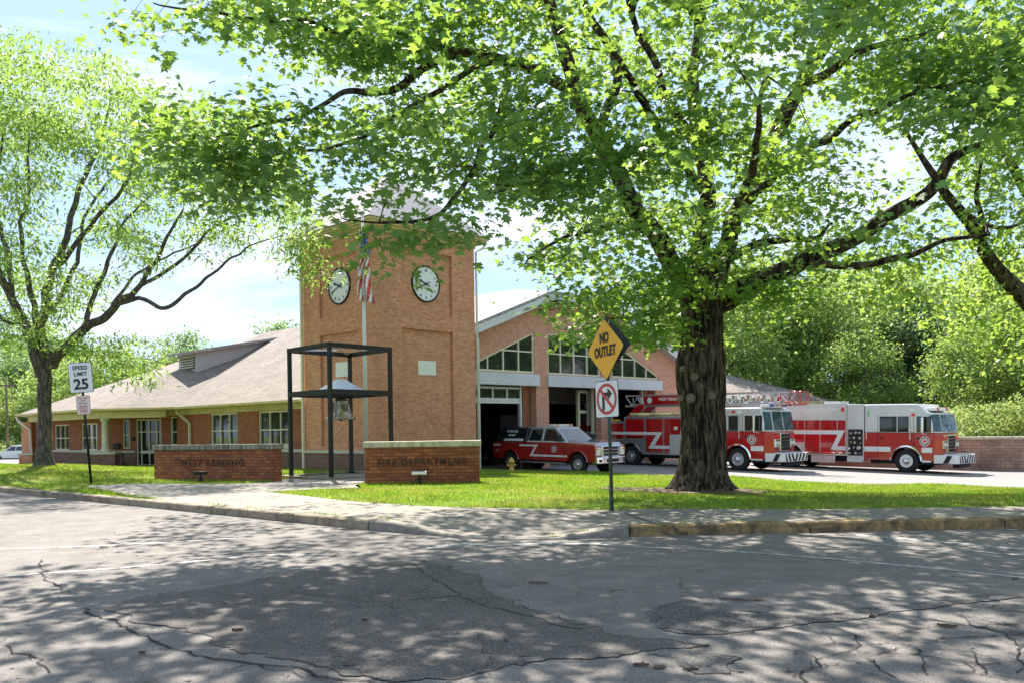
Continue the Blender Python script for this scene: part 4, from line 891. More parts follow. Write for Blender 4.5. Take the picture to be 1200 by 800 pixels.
dz = at(711.5, 409, 15).z - gz_; Md = Matrix.Translation((lean * dz, 0, dz)) @ Matrix.Rotation(yaw, 4, 'Z') @ Matrix.Translation((0, -.04, 0)) @ Matrix.Rotation(math.radians(-3), 4, 'Y'); Rd = Md @ Matrix.Rotation(math.radians(45), 4, 'Y')
do = plate(MB(), rrect(.762, .762, .05), .004, Rd).build('warning_sign', M_INK, t)
plate(MB(), rrect(.735, .735, .045), .003, Rd @ Matrix.Translation((0, -.004, 0))).build('sign_face', M_SIGNY, do)
bm_ = MB()
for (a, b) in (((-.33, -.33), (.33, -.327)), ((-.33, .327), (.33, .33)), ((-.33, -.327), (-.327, .327)), ((.327, -.327), (.33, .327))):
    pass
def ptext(parent, s, size, M, off, mat, sx=1, bold=.004, sp=1.0):
    o = text('lettering', s, size, (0, 0, 0), (0, 0, 0), mat, parent, sx, .0015, bold=bold, space=sp); o.rotation_mode = 'XYZ'
    o.matrix_local = M @ Matrix.Translation(off) @ Matrix.Rotation(math.pi / 2, 4, 'X') @ Matrix.Diagonal((sx, 1, 1, 1)); return o
ptext(do, 'NO', .235, Md, (-.01, -.012, .185), M_INK, .70, .010); ptext(do, 'OUTLET', .235, Md, (0, -.012, -.045), M_INK, .66, .010, 1.08)
rz_ = at(713.5, 467, 15).z - gz_; Mr = Matrix.Translation((lean * rz_, 0, rz_)) @ Matrix.Rotation(yaw + .06, 4, 'Z') @ Matrix.Translation((0, -.04, 0)) @ Matrix.Rotation(math.radians(-1.5), 4, 'Y')
ro = plate(MB(), rrect(.61, .635, .04), .004, Mr).build('turn_sign', M_INK, t); plate(MB(), rrect(.585, .61, .035), .003, Mr @ Matrix.Translation((0, -.004, 0))).build('sign_face', M_SIGNW, ro)
m = MB(); ring = [(.265 * math.cos(a), .265 * math.sin(a)) for a in np.linspace(0, 2 * math.pi, 49)[:-1]]; hole = [(.215 * math.cos(a), .215 * math.sin(a)) for a in np.linspace(0, 2 * math.pi, 49)[:-1]]
def xf(mb, M): mb.v = [tuple(M @ Vector(v)) for v in mb.v]; return mb
holed(m, ring, [hole], -.011, -.0085); c45 = math.cos(math.pi / 4)
m.prism([(-.16 - .018, .16 - .018 + .0), (-.16 + .018, .16 + .018), (.16 + .018, -.16 + .018), (.16 - .018, -.16 - .018)], -.0115, -.0088)
xf(m, Mr).build('prohibition_ring', M_SIGNR, ro)
m = MB(); m.prism([(-.12, -.19), (-.055, -.19), (-.055, .045), (.03, .045), (.03, -.02), (.15, .085), (.03, .19), (.03, .115), (-.12, .115)], -.0085, -.007); xf(m, Mr).build('turn_arrow', M_INK, ro)
Mb = Matrix.Translation((lean * dz, 0, dz + .02)) @ Matrix.Rotation(yaw + .25, 4, 'Z') @ Matrix.Translation((.03, .07, .05)) @ Matrix.Rotation(math.radians(45), 4, 'Y')
plate(MB(), rrect(.61, .61, .04), .004, Mb).build('rear_sign', M_SIGNBACK, t)
# SPEED LIMIT sign
ps = at(107, 566, 24.5); gs = lz(ps.x, ps.y); ht = at(93, 424, 24.5).z - gs; lx = at(93, 424, 24.5).x - ps.x
t = thing('speed_limit_sign', 'leaning Speed Limit 25 sign with small faded parking sign beneath', 'road sign', (ps.x, ps.y, gs))
MB().tube([(0, .03, -.2), (lx, .03, ht)], .036, 8).build('pole', M_BLACKSTEEL, t); ang = math.atan2(-lx, ht)
z1 = at(92.5, 442, 24.5).z - gs; Ms = Matrix.Translation((lx * z1 / ht, -.01, z1)) @ Matrix.Rotation(math.radians(12), 4, 'Z') @ Matrix.Rotation(-ang * .85, 4, 'Y')
so = plate(MB(), rrect(.62, .84, .04), .004, Ms).build('speed_sign', M_INK, t); plate(MB(), rrect(.59, .81, .035), .003, Ms @ Matrix.Translation((0, -.004, 0))).build('sign_face', M_SIGNW, so)
ptext(so, 'SPEED', .155, Ms, (0, -.012, .265), M_INK, .86, .004, 1.1); ptext(so, 'LIMIT', .155, Ms, (0, -.012, .095), M_INK, .86, .004, 1.1); ptext(so, '25', .40, Ms, (0, -.012, -.195), M_INK, .98, .012)
z2 = at(96.7, 474, 24.5).z - gs; M2 = Matrix.Translation((lx * z2 / ht, -.01, z2)) @ Matrix.Rotation(math.radians(8), 4, 'Z') @ Matrix.Rotation(-ang * .6, 4, 'Y')
po = plate(MB(), rrect(.37, .53, .03), .004, M2).build('parking_sign', M_TXTFADE, t); plate(MB(), rrect(.345, .505, .03), .003, M2 @ Matrix.Translation((0, -.004, 0))).build('sign_face', plain('faded_sign_white', (.70, .64, .61), .6, var=.1), po)
m = MB()
for k, (z, w) in enumerate(((.19, .26), (.12, .12), (.05, .24), (-.03, .20), (-.08, .24), (-.14, .2), (-.19, .22))):
    x = -w / 2
    while x < w / 2: l = .02 + .03 * ((k * 7 + int(x * 100)) % 3); m.box(x, -.0085, z - .014, min(x + l, w / 2), -.007, z + .014); x += l + .012
xf(m, M2).build('faded_print', M_TXTFADE, po)
# hydrant-like post at the lawn edge
ph = at(599.5, 551, 36.4); t = thing('fire_hydrant', 'small yellow hydrant on the lawn edge in front of the pickup rear wheel', 'hydrant', (ph.x, ph.y, lz(ph.x, ph.y)))
MB().lathe([(.15, -.05), (.15, .05), (.10, .07), (.10, .38), (.13, .39), (.13, .43), (.115, .47), (.07, .54), (.03, .56), (.03, .60), (0, .60)], 16).build('barrel', M_HYDRANT, t)
for s in (-1, 1): MB().cyl((s * .09, 0, .28), (s * .19, 0, .28), .055, 10).build('nozzle_cap', M_HYDRANT, t)
# retaining wall at right
rw = thing('retaining_wall', 'weathered reddish block retaining wall with pale cap beyond the fire engines', 'wall', (20.5, 43.5, 0), math.atan2(-.55, .83))
z0 = az(20.5, 43.5); MB().box(-9, 0, z0 - .6, 18, .5, z0 + 1.42).build('wall', M_RETAIN, rw); 
m = MB()
for k in range(30): m.box(-9.05 + k * .91, -.07, z0 + 1.42, -9.05 + k * .91 + .90, .57, z0 + 1.55)
m.build('cap', M_LIME, rw, bevel=.015)
# utility pole
pu = at(9, 548, 88); t = thing('utility_pole', 'thin grey utility pole among trees behind the parked cars', 'utility pole', (pu.x, pu.y, lz(pu.x, pu.y)))
MB().tube([(0, 0, -.2), (0, 0, 8.5)], [.14, .10], 10).build('pole', M_WOOD, t); MB().box(-.9, -.06, 7.6, .9, .06, 7.75).build('crossarm', M_WOOD, t)
# ------------------------------------------------------------------ vehicles (local x forward, y left, z up)
HEAD = math.atan2(-.701, .713)
def arch(xc, zc, r, z0, n=12):
    a0 = math.asin(max(-1, min(1, (z0 - zc) / r))); return [(xc - r * math.cos(a0 + (math.pi - 2 * a0) * k / n), zc + r * math.sin(a0 + (math.pi - 2 * a0) * k / n)) for k in range(n + 1)]
def wheel(parent, x, side, ytrack, r, w, rimr, mat, deep=.04, nuts=8, dish=0.0):
    y = side * ytrack; M = Matrix.Translation((x, y, r)) @ Matrix.Rotation(-side * math.pi / 2, 4, 'X')
    t = MB().lathe([(rimr, -w), (r * .93, -w), (r, -w * .82), (r * 1.0, -w * .15), (r * .94, 0), (rimr * 1.03, .0), (rimr, -.02)], 32, M).build('wheel', M_RUBBER, parent)
    m = MB().lathe([(rimr * 1.02, -.015), (rimr * .96, .012), (rimr * .88, -deep), (rimr * .55, -deep - .01), (rimr * .42, dish), (rimr * .26, dish + .05), (0, dish + .055)], 32, M)
    for k in range(nuts):
        a = 2 * math.pi * k / nuts; c = M @ Vector((rimr * .50 * math.cos(a), rimr * .50 * math.sin(a), dish * .5)); d = M @ Vector((rimr * .50 * math.cos(a), rimr * .50 * math.sin(a), dish * .5 + .045)); m.cyl(c, d, rimr * .055, 6)
    m.build('rim', mat, t)
    h = MB()
    for k in range(nuts):
        a = 2 * math.pi * (k + .5) / nuts; q = rimr * .72; c = M @ Vector((q * math.cos(a), q * math.sin(a), -deep - .004)); d = M @ Vector((q * math.cos(a), q * math.sin(a), -deep * .9 + .006)); h.cyl(c, d, rimr * .10, 10)
    h.build('hand_hole', M_HAIRLINE, t); return t
def sidep(parent, name, pts, yf, mat, off=.006, th=.02, side=-1, bevel=0):
    m = MB(); m.hexa([(x, side * (yf(z) - th), z) for x, z in pts], [(x, side * (yf(z) + off), z) for x, z in pts]); return m.build(name, mat, parent, bevel=bevel)
def sbox(parent, name, x0, x1, z0, z1, y, mat, off=.008, th=.03, bevel=0, sides=(-1, 1)):
    o = None
    for s in sides[::-1]:
        a, b = sorted((s * (y - th), s * (y + off))); o = MB().box(x0, a, z0, x1, b, z1).build(name, mat, parent, bevel=bevel)
    return o

# --- pickup
def pickup():
    g = (3.45, 38.1); z = az(*g)
    t = thing('pickup_truck', 'maroon and black fire department pickup with bed cap parked before the open bay', 'pickup truck', (*g, z), HEAD, pitch=math.radians(.9))
    W = 1.0; R = .41
    pr = [(-5.12, .62), (-4.60, .55)] + arch(-4.03, .43, .54, .55) + [(-.56, .52)] + arch(0, .43, .54, .52) + [(.88, .50), (.98, .60), (1.0, .95), (.97, 1.16), (.90, 1.25), (-.5, 1.32), (-.62, 1.33), (-3.02, 1.33), (-3.04, 1.31), (-5.12, 1.31), (-5.16, 1.0)]
    b = MB().prism(pr, -W, W).build('body', M_REDM, t, bevel=.035)
    MB().box(-4.9, -.78, .42, .8, .78, .9).build('underbody', M_UNDER, t)
    m = MB(); m.hexa([(-.58, -.96, 1.305), (.96, -.92, 1.15), (.96, .92, 1.15), (-.58, .96, 1.305)], [(-.62, -.84, 1.46), (.88, -.80, 1.345), (.88, .80, 1.345), (-.62, .84, 1.46)]); m.build('hood', M_SKYSHEEN, t, bevel=.03)
    m = MB(); lo = [(-3.0, -.965, 1.325), (-.56, -.965, 1.325), (-.56, .965, 1.325), (-3.0, .965, 1.325)]; hi = [(-2.90, -.76, 2.0), (-1.42, -.76, 2.0), (-1.42, .76, 2.0), (-2.90, .76, 2.0)]
    m.hexa(lo, hi); m.build('cab', M_SKYSHEEN, t, bevel=.05)
    m = MB(); m.hexa([(-2.8, -.66, 1.995), (-1.5, -.66, 1.995), (-1.5, .66, 1.995), (-2.8, .66, 1.995)], [(-2.7, -.6, 2.02), (-1.6, -.6, 2.02), (-1.6, .6, 2.02), (-2.7, .6, 2.02)]); m.build('roof_panel', M_SILVER, t)
    yc = lambda z: .965 - (z - 1.325) * (.205 / .675)
    for s in (-1, 1):
        sidep(t, 'window', [(-2.86, 1.40), (-2.13, 1.40), (-2.13, 1.90), (-2.76, 1.90)], yc, M_GLASS, side=s)
        sidep(t, 'window', [(-1.98, 1.40), (-.86, 1.40), (-1.46, 1.90), (-1.98, 1.90)], yc, M_GLASS, side=s)
        sidep(t, 'window_trim', [(-3.0, 1.325), (-.60, 1.325), (-.66, 1.385), (-3.0, 1.385)], yc, M_SILVER, off=.004, side=s)
        sidep(t, 'pillar_trim', [(-2.10, 1.36), (-2.01, 1.36), (-2.01, 1.95), (-2.10, 1.95)], yc, M_SILVER, off=.004, side=s)
    # windscreen on the sloped front of the cab
    def fr(y, k): # k 0 bottom 1 top
        return Vector((-.56 - .86 * k + .008, y * (.965 - .205 * k), 1.325 + .675 * k + .006))
    m = MB(); m.add([fr(-.90, .09), fr(.90, .09), fr(.88, .90), fr(-.88, .90)], [(0, 1, 2, 3)]); m.build('windscreen', M_WSHIELD, t)
    m = MB(); lo = [(-5.12, -.94, 1.32), (-3.06, -.94, 1.32), (-3.06, .94, 1.32), (-5.12, .94, 1.32)]; hi = [(-4.80, -.74, 2.0), (-3.04, -.74, 2.0), (-3.04, .74, 2.0), (-4.80, .74, 2.0)]; m.hexa(lo, hi); cp = m.build('bed_cap', M_BLACKP, t, bevel=.05)
    yk = lambda z: .94 - (z - 1.32) * (.20 / .68)
    for s in (-1, 1): sidep(cp, 'side_window', [(-4.85, 1.50), (-3.20, 1.50), (-3.20, 1.91), (-4.70, 1.91)], yk, M_GLASS, side=s)
    sidep(cp, 'white_band', [(-4.50, 1.36), (-3.25, 1.36), (-3.25, 1.47), (-4.45, 1.47)], yk, M_STRIPE, off=.008)
    for s_, zz, sz in (('W.R.F.D.', 1.79, .15), ('CHIEF', 1.62, .13)):
        o = text('lettering', s_, sz, (-4.02, -yk(zz) - .010, zz), (math.pi / 2 - .32, 0, 0), M_STRIPE, cp, 1.35, .002, bold=.004)
    for s in (-1, 1):
        m = MB()
        for a, b_, c, d in ((-5.10, -4.62, 1.14, 1.22), (-3.42, -2.30, 1.14, 1.22)): m.box(a, s * W - .004, c, b_, s * W + .005, d)
        m.box(-2.62, s * W - .004, .70, .0 - .58, s * W + .005, .785)
        q = [(-2.30, 1.22), (-2.42, 1.22), (-2.80, .70), (-2.66, .70)]; m.prism(q, s * W - .003, s * W + .006)
        m.build('stripe', M_STRIPE, t)
        m = MB()
        for x in (-3.04, -2.06, -.72): m.box(x - .006, s * W - .01, .60, x + .006, s * W + .003, 1.32)
        m.build('door_gap', M_HAIRLINE, t)
        m = MB(); m.box(-2.98, s * W, 1.03, -2.80, s * W + .03, 1.07).box(-1.98, s * W, 1.03, -1.80, s * W + .03, 1.07); m.build('door_handle', M_UNDER, t, bevel=.008)
        m = MB().box(-1.0, s * 1.0 if s > 0 else -1.30, 1.38, -.86, s * 1.30 if s > 0 else -1.0, 1.68); m.build('mirror', M_UNDER, t, bevel=.03)
        MB().box(-3.3, s * 1.02 - .07, .42, -.70, s * 1.02 + .07, .47).build('running_board', M_ALU, t)
        for xa in (-4.03, 0):
            m = MB(); a = arch(xa, .43, .555, .52, 14); o = arch(xa, .43, .60, .52, 14); 
            for k in range(14): m.hexa([(a[k][0], s * (W - .01), a[k][1]), (a[k + 1][0], s * (W - .01), a[k + 1][1]), (o[k + 1][0], s * (W - .01), o[k + 1][1]), (o[k][0], s * (W - .01), o[k][1])], [(a[k][0], s * (W + .035), a[k][1]), (a[k + 1][0], s * (W + .035), a[k + 1][1]), (o[k + 1][0], s * (W + .012), o[k + 1][1]), (o[k][0], s * (W + .012), o[k][1])])
            m.build('wheel_flare', M_REDM, t)
            wheel(t, xa, s, .98, R, .25, .235, M_ALU, .03)
    emblem(t, -1.32, 1.03, W + .004, .15)
    m = MB().box(.97, -.62, .74, 1.03, .62, 1.22); gr = m.build('grille', M_CHROME, t, bevel=.03); m = MB()
    for a in (-.52, -.02): 
        for z_ in (.79, .93, 1.07): m.box(1.02, a + .03, z_, 1.036, a + .47, z_ + .10)
    m.build('grille_opening', M_HAIRLINE, gr)
    for s in (-1, 1):
        y0, y1 = sorted((s * .64, s * .985)); m = MB().box(.86, y0, .80, 1.005, y1, 1.14); m.build('headlight', M_CLEAR, t, bevel=.03)
        y0, y1 = sorted((s * .86, s * .995)); MB().box(.80, y0, 1.02, 1.008, y1, 1.12).build('turn_lamp', M_AMBER, t)
    m = MB().prism([(.78, -1.0), (1.06, -.98), (1.13, -.70), (1.13, .70), (1.06, .98), (.78, 1.0)], .46, .74, 'z'); bp = m.build('front_bumper', M_CHROME, t, bevel=.03)
    MB().box(1.125, -.40, .52, 1.137, .40, .66).box(1.10, -.86, .52, 1.125, -.62, .64).box(1.10, .62, .52, 1.125, .86, .64).build('bumper_opening', M_HAIRLINE, bp)
    MB().box(-5.30, -.92, .52, -5.12, .92, .72).build('rear_bumper', M_CHROME, t, bevel=.03)
    m = MB().box(-1.95, -.62, 2.025, -1.62, .62, 2.115); lb = m.build('light_bar', M_CLEAR, t, bevel=.03); MB().box(-1.96, -.50, 2.04, -1.61, -.34, 2.12).box(-1.96, .34, 2.04, -1.61, .5, 2.12).build('amber_lens', M_AMBER, lb)
    text('lettering', 'USA', .11, (-4.86, -W - .006, .92), FRONT, M_STRIPE, t, 1.2, .002)
    return t
def emblem(t, x, z, y, r):
    M = Matrix.Translation((x, -y, z)) @ Matrix.Rotation(math.pi / 2, 4, 'X')
    e = MB().lathe([(r, -.01), (r, .012)], 28, M).build('emblem', M_STRIPE, t); rg_ = [(r * .86 * math.cos(a), r * .86 * math.sin(a)) for a in np.linspace(0, 6.2832, 25)[:-1]]; rh = [(r * .60 * math.cos(a), r * .60 * math.sin(a)) for a in np.linspace(0, 6.2832, 25)[:-1]]
    m = MB(); R4 = M @ Matrix.Rotation(-math.pi / 2, 4, 'X'); holed(m, rg_, [rh], -.016, -.012); m.v = [tuple(R4 @ Vector(v)) for v in m.v]; m.build('emblem_ring', M_SIGNBACK, e)
    m = MB(); st_ = [((.52 if k % 2 == 0 else .24) * r * math.cos(math.pi / 2 + k * math.pi / 5), (.52 if k % 2 == 0 else .24) * r * math.sin(math.pi / 2 + k * math.pi / 5)) for k in range(10)]
    m.hexa([M @ Vector((p[0], p[1], .011)) for p in st_], [M @ Vector((p[0], p[1], .017)) for p in st_]); m.build('emblem_star', M_REDLENS, e)
pickup()

def chevrons(parent, x, y0, y1, z0, z1, n=9):
    m = MB(); w = (y1 - y0) / n
    for k in range(n):
        if k % 2: continue
        a = y0 + k * w; s = .55 * w * (1 if a + w / 2 < (y0 + y1) / 2 else -1); lo = lambda v: max(y0 + .01, min(y1 - .01, v))
        m.hexa([(x, lo(a + s), z0 + .02), (x, lo(a + w + s), z0 + .02), (x, lo(a + w - s), z1 - .02), (x, lo(a - s), z1 - .02)], [(x + .006, lo(a + s), z0 + .02), (x + .006, lo(a + w + s), z0 + .02), (x + .006, lo(a + w - s), z1 - .02), (x + .006, lo(a - s), z1 - .02)])
    return m.build('chevron', M_UNDER, parent)
def engine_cab(t, xr, xf, roof, raised, wins, bump):
    W = 1.25; R = .53; ar = .66
    lower = [(xr, .56), (-ar, .56)] + arch(0, .53, ar, .56) + [(xf - .32, .56), (xf - .32, 1.80), (xr, 1.80)]
    MB().prism(lower, -W, W).build('cab_lower', M_RED, t, bevel=.04)
    up = [(xr, 1.801), (xf - .32, 1.801), (xf - .36, 2.2), (xf - .50, roof if not raised else 2.74)]
    if raised: up += [(xf - .62, 2.78), (xf - 1.02, roof)]
    up += [(xr, roof)]
    MB().prism(up, -W, W).build('cab_upper', M_SILVER, t, bevel=.08)
    zr = 2.70 if raised else roof - .12
    m = MB(); m.hexa([(xf - .33, -W + .002, .56), (xf, -.98, .56), (xf, .98, .56), (xf - .33, W - .002, .56)], [(xf - .33, -W + .002, 1.80), (xf, -.98, 1.80), (xf, .98, 1.80), (xf - .33, W - .002, 1.80)]); m.build('nose', M_RED, t, bevel=.06)
    m = MB(); A = [(xf - .40, -W + .004, 1.801), (xf, -.98, 1.801), (xf, .98, 1.801), (xf - .40, W - .004, 1.801)]; B = [(xf - .56, -W + .03, zr), (xf - .17, -.96, zr), (xf - .17, .96, zr), (xf - .56, W - .03, zr)]; m.hexa(A, B); m.build('windscreen_frame', M_SILVER, t, bevel=.06)
    def lerp(a, b, k): return tuple(a[i] + (b[i] - a[i]) * k for i in range(3))
    def pane(p0, p1, q0, q1, nrm, mat=M_WSHIELD):   # bottom p0 p1, top q0 q1
        a = lerp(lerp(p0, q0, .08), lerp(p1, q1, .08), .05); b = lerp(lerp(p0, q0, .08), lerp(p1, q1, .08), .95); c = lerp(lerp(p0, q0, .93), lerp(p1, q1, .93), .95); d = lerp(lerp(p0, q0, .93), lerp(p1, q1, .93), .05)
        v = [tuple(x[i] + nrm[i] * .012 for i in range(3)) for x in (a, b, c, d)]; return v
    m = MB(); mid0 = lerp(A[1], A[2], .5); mid1 = lerp(B[1], B[2], .5)
    for q in (pane(A[1], mid0, B[1], mid1, (1, 0, .15)), pane(mid0, A[2], mid1, B[2], (1, 0, .15)), pane(A[0], A[1], B[0], B[1], (.6, -.8, .1)), pane(A[2], A[3], B[2], B[3], (.6, .8, .1))): m.add(q, [(0, 1, 2, 3)])
    m.build('windscreen', M_WSHIELD, t)
    for s in (-1, 1):
        m = MB().tube([(xf + .03, s * .12, 1.86), (xf - .02, s * .55, 2.25)], .012, 6); m.build('wiper', M_HAIRLINE, t)
    for x0, x1, z0, z1 in wins:
        for s in (-1, 1):
            f = MB().box(x0 - .035, min(s * W, s * (W + .012)), z0 - .035, x1 + .035, max(s * W, s * (W + .012)), z1 + .035).build('window', M_HAIRLINE, t, bevel=.02); sbox(f, 'pane', x0, x1, z0, z1, W + .012, M_GLASS, off=.008, th=.01, sides=(s,))
    # stripe, arches, doors, handles, rails
    for a, b in ((xr + .01, -ar - .03), (ar + .03, xf - .36)): sbox(t, 'stripe', a, b, .93, 1.16, W, M_STRIPE, off=.007)
    for s in (-1, 1):
        m = MB(); a = arch(0, .53, ar - .01, .56, 18); o = arch(0, .53, ar + .055, .56, 18)
        for k in range(18): m.hexa([(a[k][0], s * (W - .01), a[k][1]), (a[k + 1][0], s * (W - .01), a[k + 1][1]), (o[k + 1][0], s * (W - .01), o[k + 1][1]), (o[k][0], s * (W - .01), o[k][1])], [(a[k][0], s * (W + .04), a[k][1]), (a[k + 1][0], s * (W + .04), a[k + 1][1]), (o[k + 1][0], s * (W + .02), o[k + 1][1]), (o[k][0], s * (W + .02), o[k][1])])
        m.build('wheel_arch_trim', M_CHROME, t)
    m = MB()
    for s in (-1, 1):
        for x in (wins[-1][0] - .16, wins[0][0] - .12 if len(wins) > 2 else xr + .1, wins[1][1] + .10):
            m.box(x - .006, min(s * W, s * (W + .009)), .62, x + .006, max(s * W, s * (W + .009)), 2.62)
    m.build('door_gap', M_HAIRLINE, t)
    for s in (-1, 1):
        for x in (wins[-1][0] - .30, xr + .12): MB().tube([(x, s * (W + .01), 1.25 + .2), (x, s * (W + .06), 1.30 + .2), (x, s * (W + .06), 2.0), (x, s * (W + .01), 2.05)], .018, 8).build('grab_rail', M_CHROME, t)
        for x in (wins[-1][0] - .05, wins[0][0] - .02): MB().box(x, min(s * W, s * (W + .04)), 1.55, x + .16, max(s * W, s * (W + .04)), 1.60).build('door_handle', M_UNDER, t, bevel=.01)
        y0, y1 = sorted((s * (W + .16), s * (W + .30)))
        mo = MB().box(wins[-1][1] - .32, y0 + .0, 1.86, wins[-1][1] - .20, y1 + .0, 2.50).build('mirror', M_CHROME, t, bevel=.03); MB().tube([(wins[-1][1] + .0, s * W, 2.56), (wins[-1][1] - .26, s * (W + .22), 2.56), (wins[-1][1] - .26, s * (W + .22), 1.78), (wins[-1][1], s * W, 1.74)], .016, 8).build('mirror_arm', M_CHROME, mo)
    MB().box(xr + .2, -W + .25, .38, xf - .2, W - .25, .60).build('underbody', M_UNDER, t)
    sbox(t, 'cab_step', ar + .05, xf - .4, .50, .58, W, M_DIAMOND, off=.03)
    # front: grille, lamp clusters, bumper
    g = MB().box(xf - .02, -.46, .92, xf + .06, .46, 1.74).build('grille', M_CHROME, t, bevel=.02); m = MB()
    for i in range(8):
        for j in range(5): m.box(xf + .055, -.42 + i * .107, .96 + j * .152, xf + .066, -.42 + i * .107 + .088, .96 + j * .152 + .125)
    m.build('grille_opening', M_HAIRLINE, g)
    for s in (-1, 1):
        y0, y1 = sorted((s * .50, s * .96)); h = MB().box(xf - .05, y0, 1.10, xf + .05, y1, 1.48).build('headlight', M_CHROME, t, bevel=.03); m = MB()
        for k in range(2): m.cyl((xf + .045, s * (.61 + .23 * k), 1.29), (xf + .062, s * (.61 + .23 * k), 1.29), .09, 14)
        m.build('lamp_lens', M_CLEAR, h); y0, y1 = sorted((s * .52, s * .94)); MB().box(xf - .03, y0, 1.52, xf + .03, y1, 1.64).build('warning_lamp', M_REDLENS, t, bevel=.01)
    bo = MB().prism([(xf - .3, -W), (xf + bump - .16, -W), (xf + bump, -1.08), (xf + bump, 1.08), (xf + bump - .16, W), (xf - .3, W)], .46, .84, 'z').build('front_bumper', M_STRIPE, t, bevel=.02)
    chevrons(bo, xf + bump + .001, -1.07, 1.07, .46, .84, 13)
    m = MB()
    for s in (-1, 1):
        for x in (xf + bump * .12,): m.hexa([(x, s * W, .48), (x + .22, s * W, .48), (x + .40, s * W, .82), (x + .18, s * W, .82)], [(x, s * (W + .006), .48), (x + .22, s * (W + .006), .48), (x + .40, s * (W + .006), .82), (x + .18, s * (W + .006), .82)])
    m.build('bumper_mark', M_UNDER, bo)
    MB().box(xf - .05, -.9, .845, xf + bump - .08, .9, .875).build('bumper_deck', M_DIAMOND, bo)
    MB().box(xf + bump - .4, -.7, .28, xf + bump - .1, .7, .455).build('winch_tray', M_UNDER, bo)
    for s in (-1, 1): wheel(t, 0, s, 1.20, R, .30, .30, M_ALU, .03, 10, .07)
    emblem(t, wins[-1][0] + .32, 1.44, W + .006, .22)
    sbox(t, 'marker_lamp', wins[-1][0] + .05, wins[-1][0] + .13, 1.30, 1.38, W, M_REDLENS, off=.03)

# --- rescue engine at right
def rescue():
    g = (18.7, 40.75); z = az(18.2, 40.2)
    t = thing('rescue_engine', 'red and silver rescue engine, farthest right, with flat silver top band and a Z stripe', 'fire engine', (*g, z), HEAD, pitch=math.radians(1.1))
    W = 1.25; engine_cab(t, -1.90, 1.50, 3.12, True, [(-1.15, -.45, 1.88, 2.52), (-.33, .08, 1.88, 2.52), (.50, 1.05, 1.88, 2.52)], .72)
    sbox(t, 'scene_light', .20, .42, 2.78, 2.92, W, M_CLEAR, off=.04); sbox(t, 'warning_light', .25, .38, 2.58, 2.68, W, M_REDLENS, off=.04); sbox(t, 'side_marker', -1.75, -1.67, 2.52, 2.86, W, plain('green_strip', (.15, .5, .2), .4), off=.01)
    m = MB().box(.75, -.95, 2.80, 1.15, .95, 2.95); lb = m.build('light_bar', M_CLEAR, t, bevel=.04); MB().box(.74, -.7, 2.82, 1.16, -.45, 2.955).box(.74, .45, 2.82, 1.16, .7, 2.955).build('red_lens', M_REDLENS, lb)
    MB().box(-2.73, -1.235, .5, -1.92, 1.235, 3.13).build('pump_house', M_SILVER, t, bevel=.02)
    pp = sbox(t, 'pump_panel', -2.66, -1.98, .72, 1.95, 1.235, M_HAIRLINE, off=.03, sides=(-1,)); m = MB(); r = random.Random(4)
    for i in range(3):
        for j in range(5): x = -2.55 + i * .24 + r.uniform(-.05, .05); zz = .86 + j * .235 + r.uniform(-.04, .04); m.cyl((x, -1.26, zz), (x, -1.27 - r.uniform(.01, .12), zz), r.choice((.03, .045, .06, .095)), 12)
    m.build('gauge', M_CHROME, pp)
    sbox(t, 'side_step', -2.72, -1.95, .42, .56, 1.18, M_DIAMOND, off=.08)
    xb = -8.3; low = [(xb, .70), (-5.6 - .66, .70)] + arch(-5.6, .53, .68, .70) + [(-2.75, .70), (-2.75, 3.16), (xb, 3.16)]
    MB().prism(low, -W, W).build('body', M_SILVER, t, bevel=.02); MB().box(xb + .1, -.9, .4, -2.8, .9, .75).build('underbody', M_UNDER, t)
    xs = [-8.2, -7.35, -6.35, -4.85, -4.05, -3.2, -2.78]
    for i, (a, b) in enumerate(zip(xs[:-1], xs[1:])):
        z0 = 1.30 if a == -6.35 else .76
        d_ = sbox(t, 'compartment_door', a + .02, b - .02, z0, 2.38, W, M_RED, off=.014); sbox(d_, 'latch_bar', a + .10, b - .10, z0 + .05, z0 + .085, W, M_CHROME, off=.035, th=.0, sides=(-1,))
    sbox(t, 'stripe', -8.2, -2.95, 1.70, 1.90, W, M_STRIPE, off=.021, th=.002, sides=(-1,)); m = MB(); m.hexa([(x, -W - .0205, zz) for x, zz in ((-3.52, .98), (-3.28, .98), (-2.82, 1.90), (-3.06, 1.90))], [(x, -W - .0225, zz) for x, zz in ((-3.52, .98), (-3.28, .98), (-2.82, 1.90), (-3.06, 1.90))]); m.build('stripe', M_STRIPE, t)
    sbox(t, 'stripe', -3.40, -2.80, .96, 1.14, W, M_STRIPE, off=.0215, th=.002, sides=(-1,))
    text('lettering', 'WEST READING FIRE DEPT.', .30, (-5.05, -W - .004, 2.84), FRONT, M_STRIPE, t, 1.0, .006, bold=.008, space=1.06)
    sbox(t, 'side_lamp', -3.0, -2.86, 2.80, 2.98, W, M_REDLENS, off=.03); sbox(t, 'scene_lamp', -3.5, -3.2, 2.85, 2.97, W, M_CLEAR, off=.03)
    sbox(t, 'folding_step', -4.5, -3.3, .34, .68, W, M_ALU, off=.02, sides=(-1,))
    for s in (-1, 1): wheel(t, -5.6, s, 1.20, .53, .3, .30, M_ALU)
    for x in (-6.9, -4.2): MB().box(x, -.5, 3.16, x + .8, .5, 3.30).build('roof_hatch', M_DIAMOND, t)
rescue()

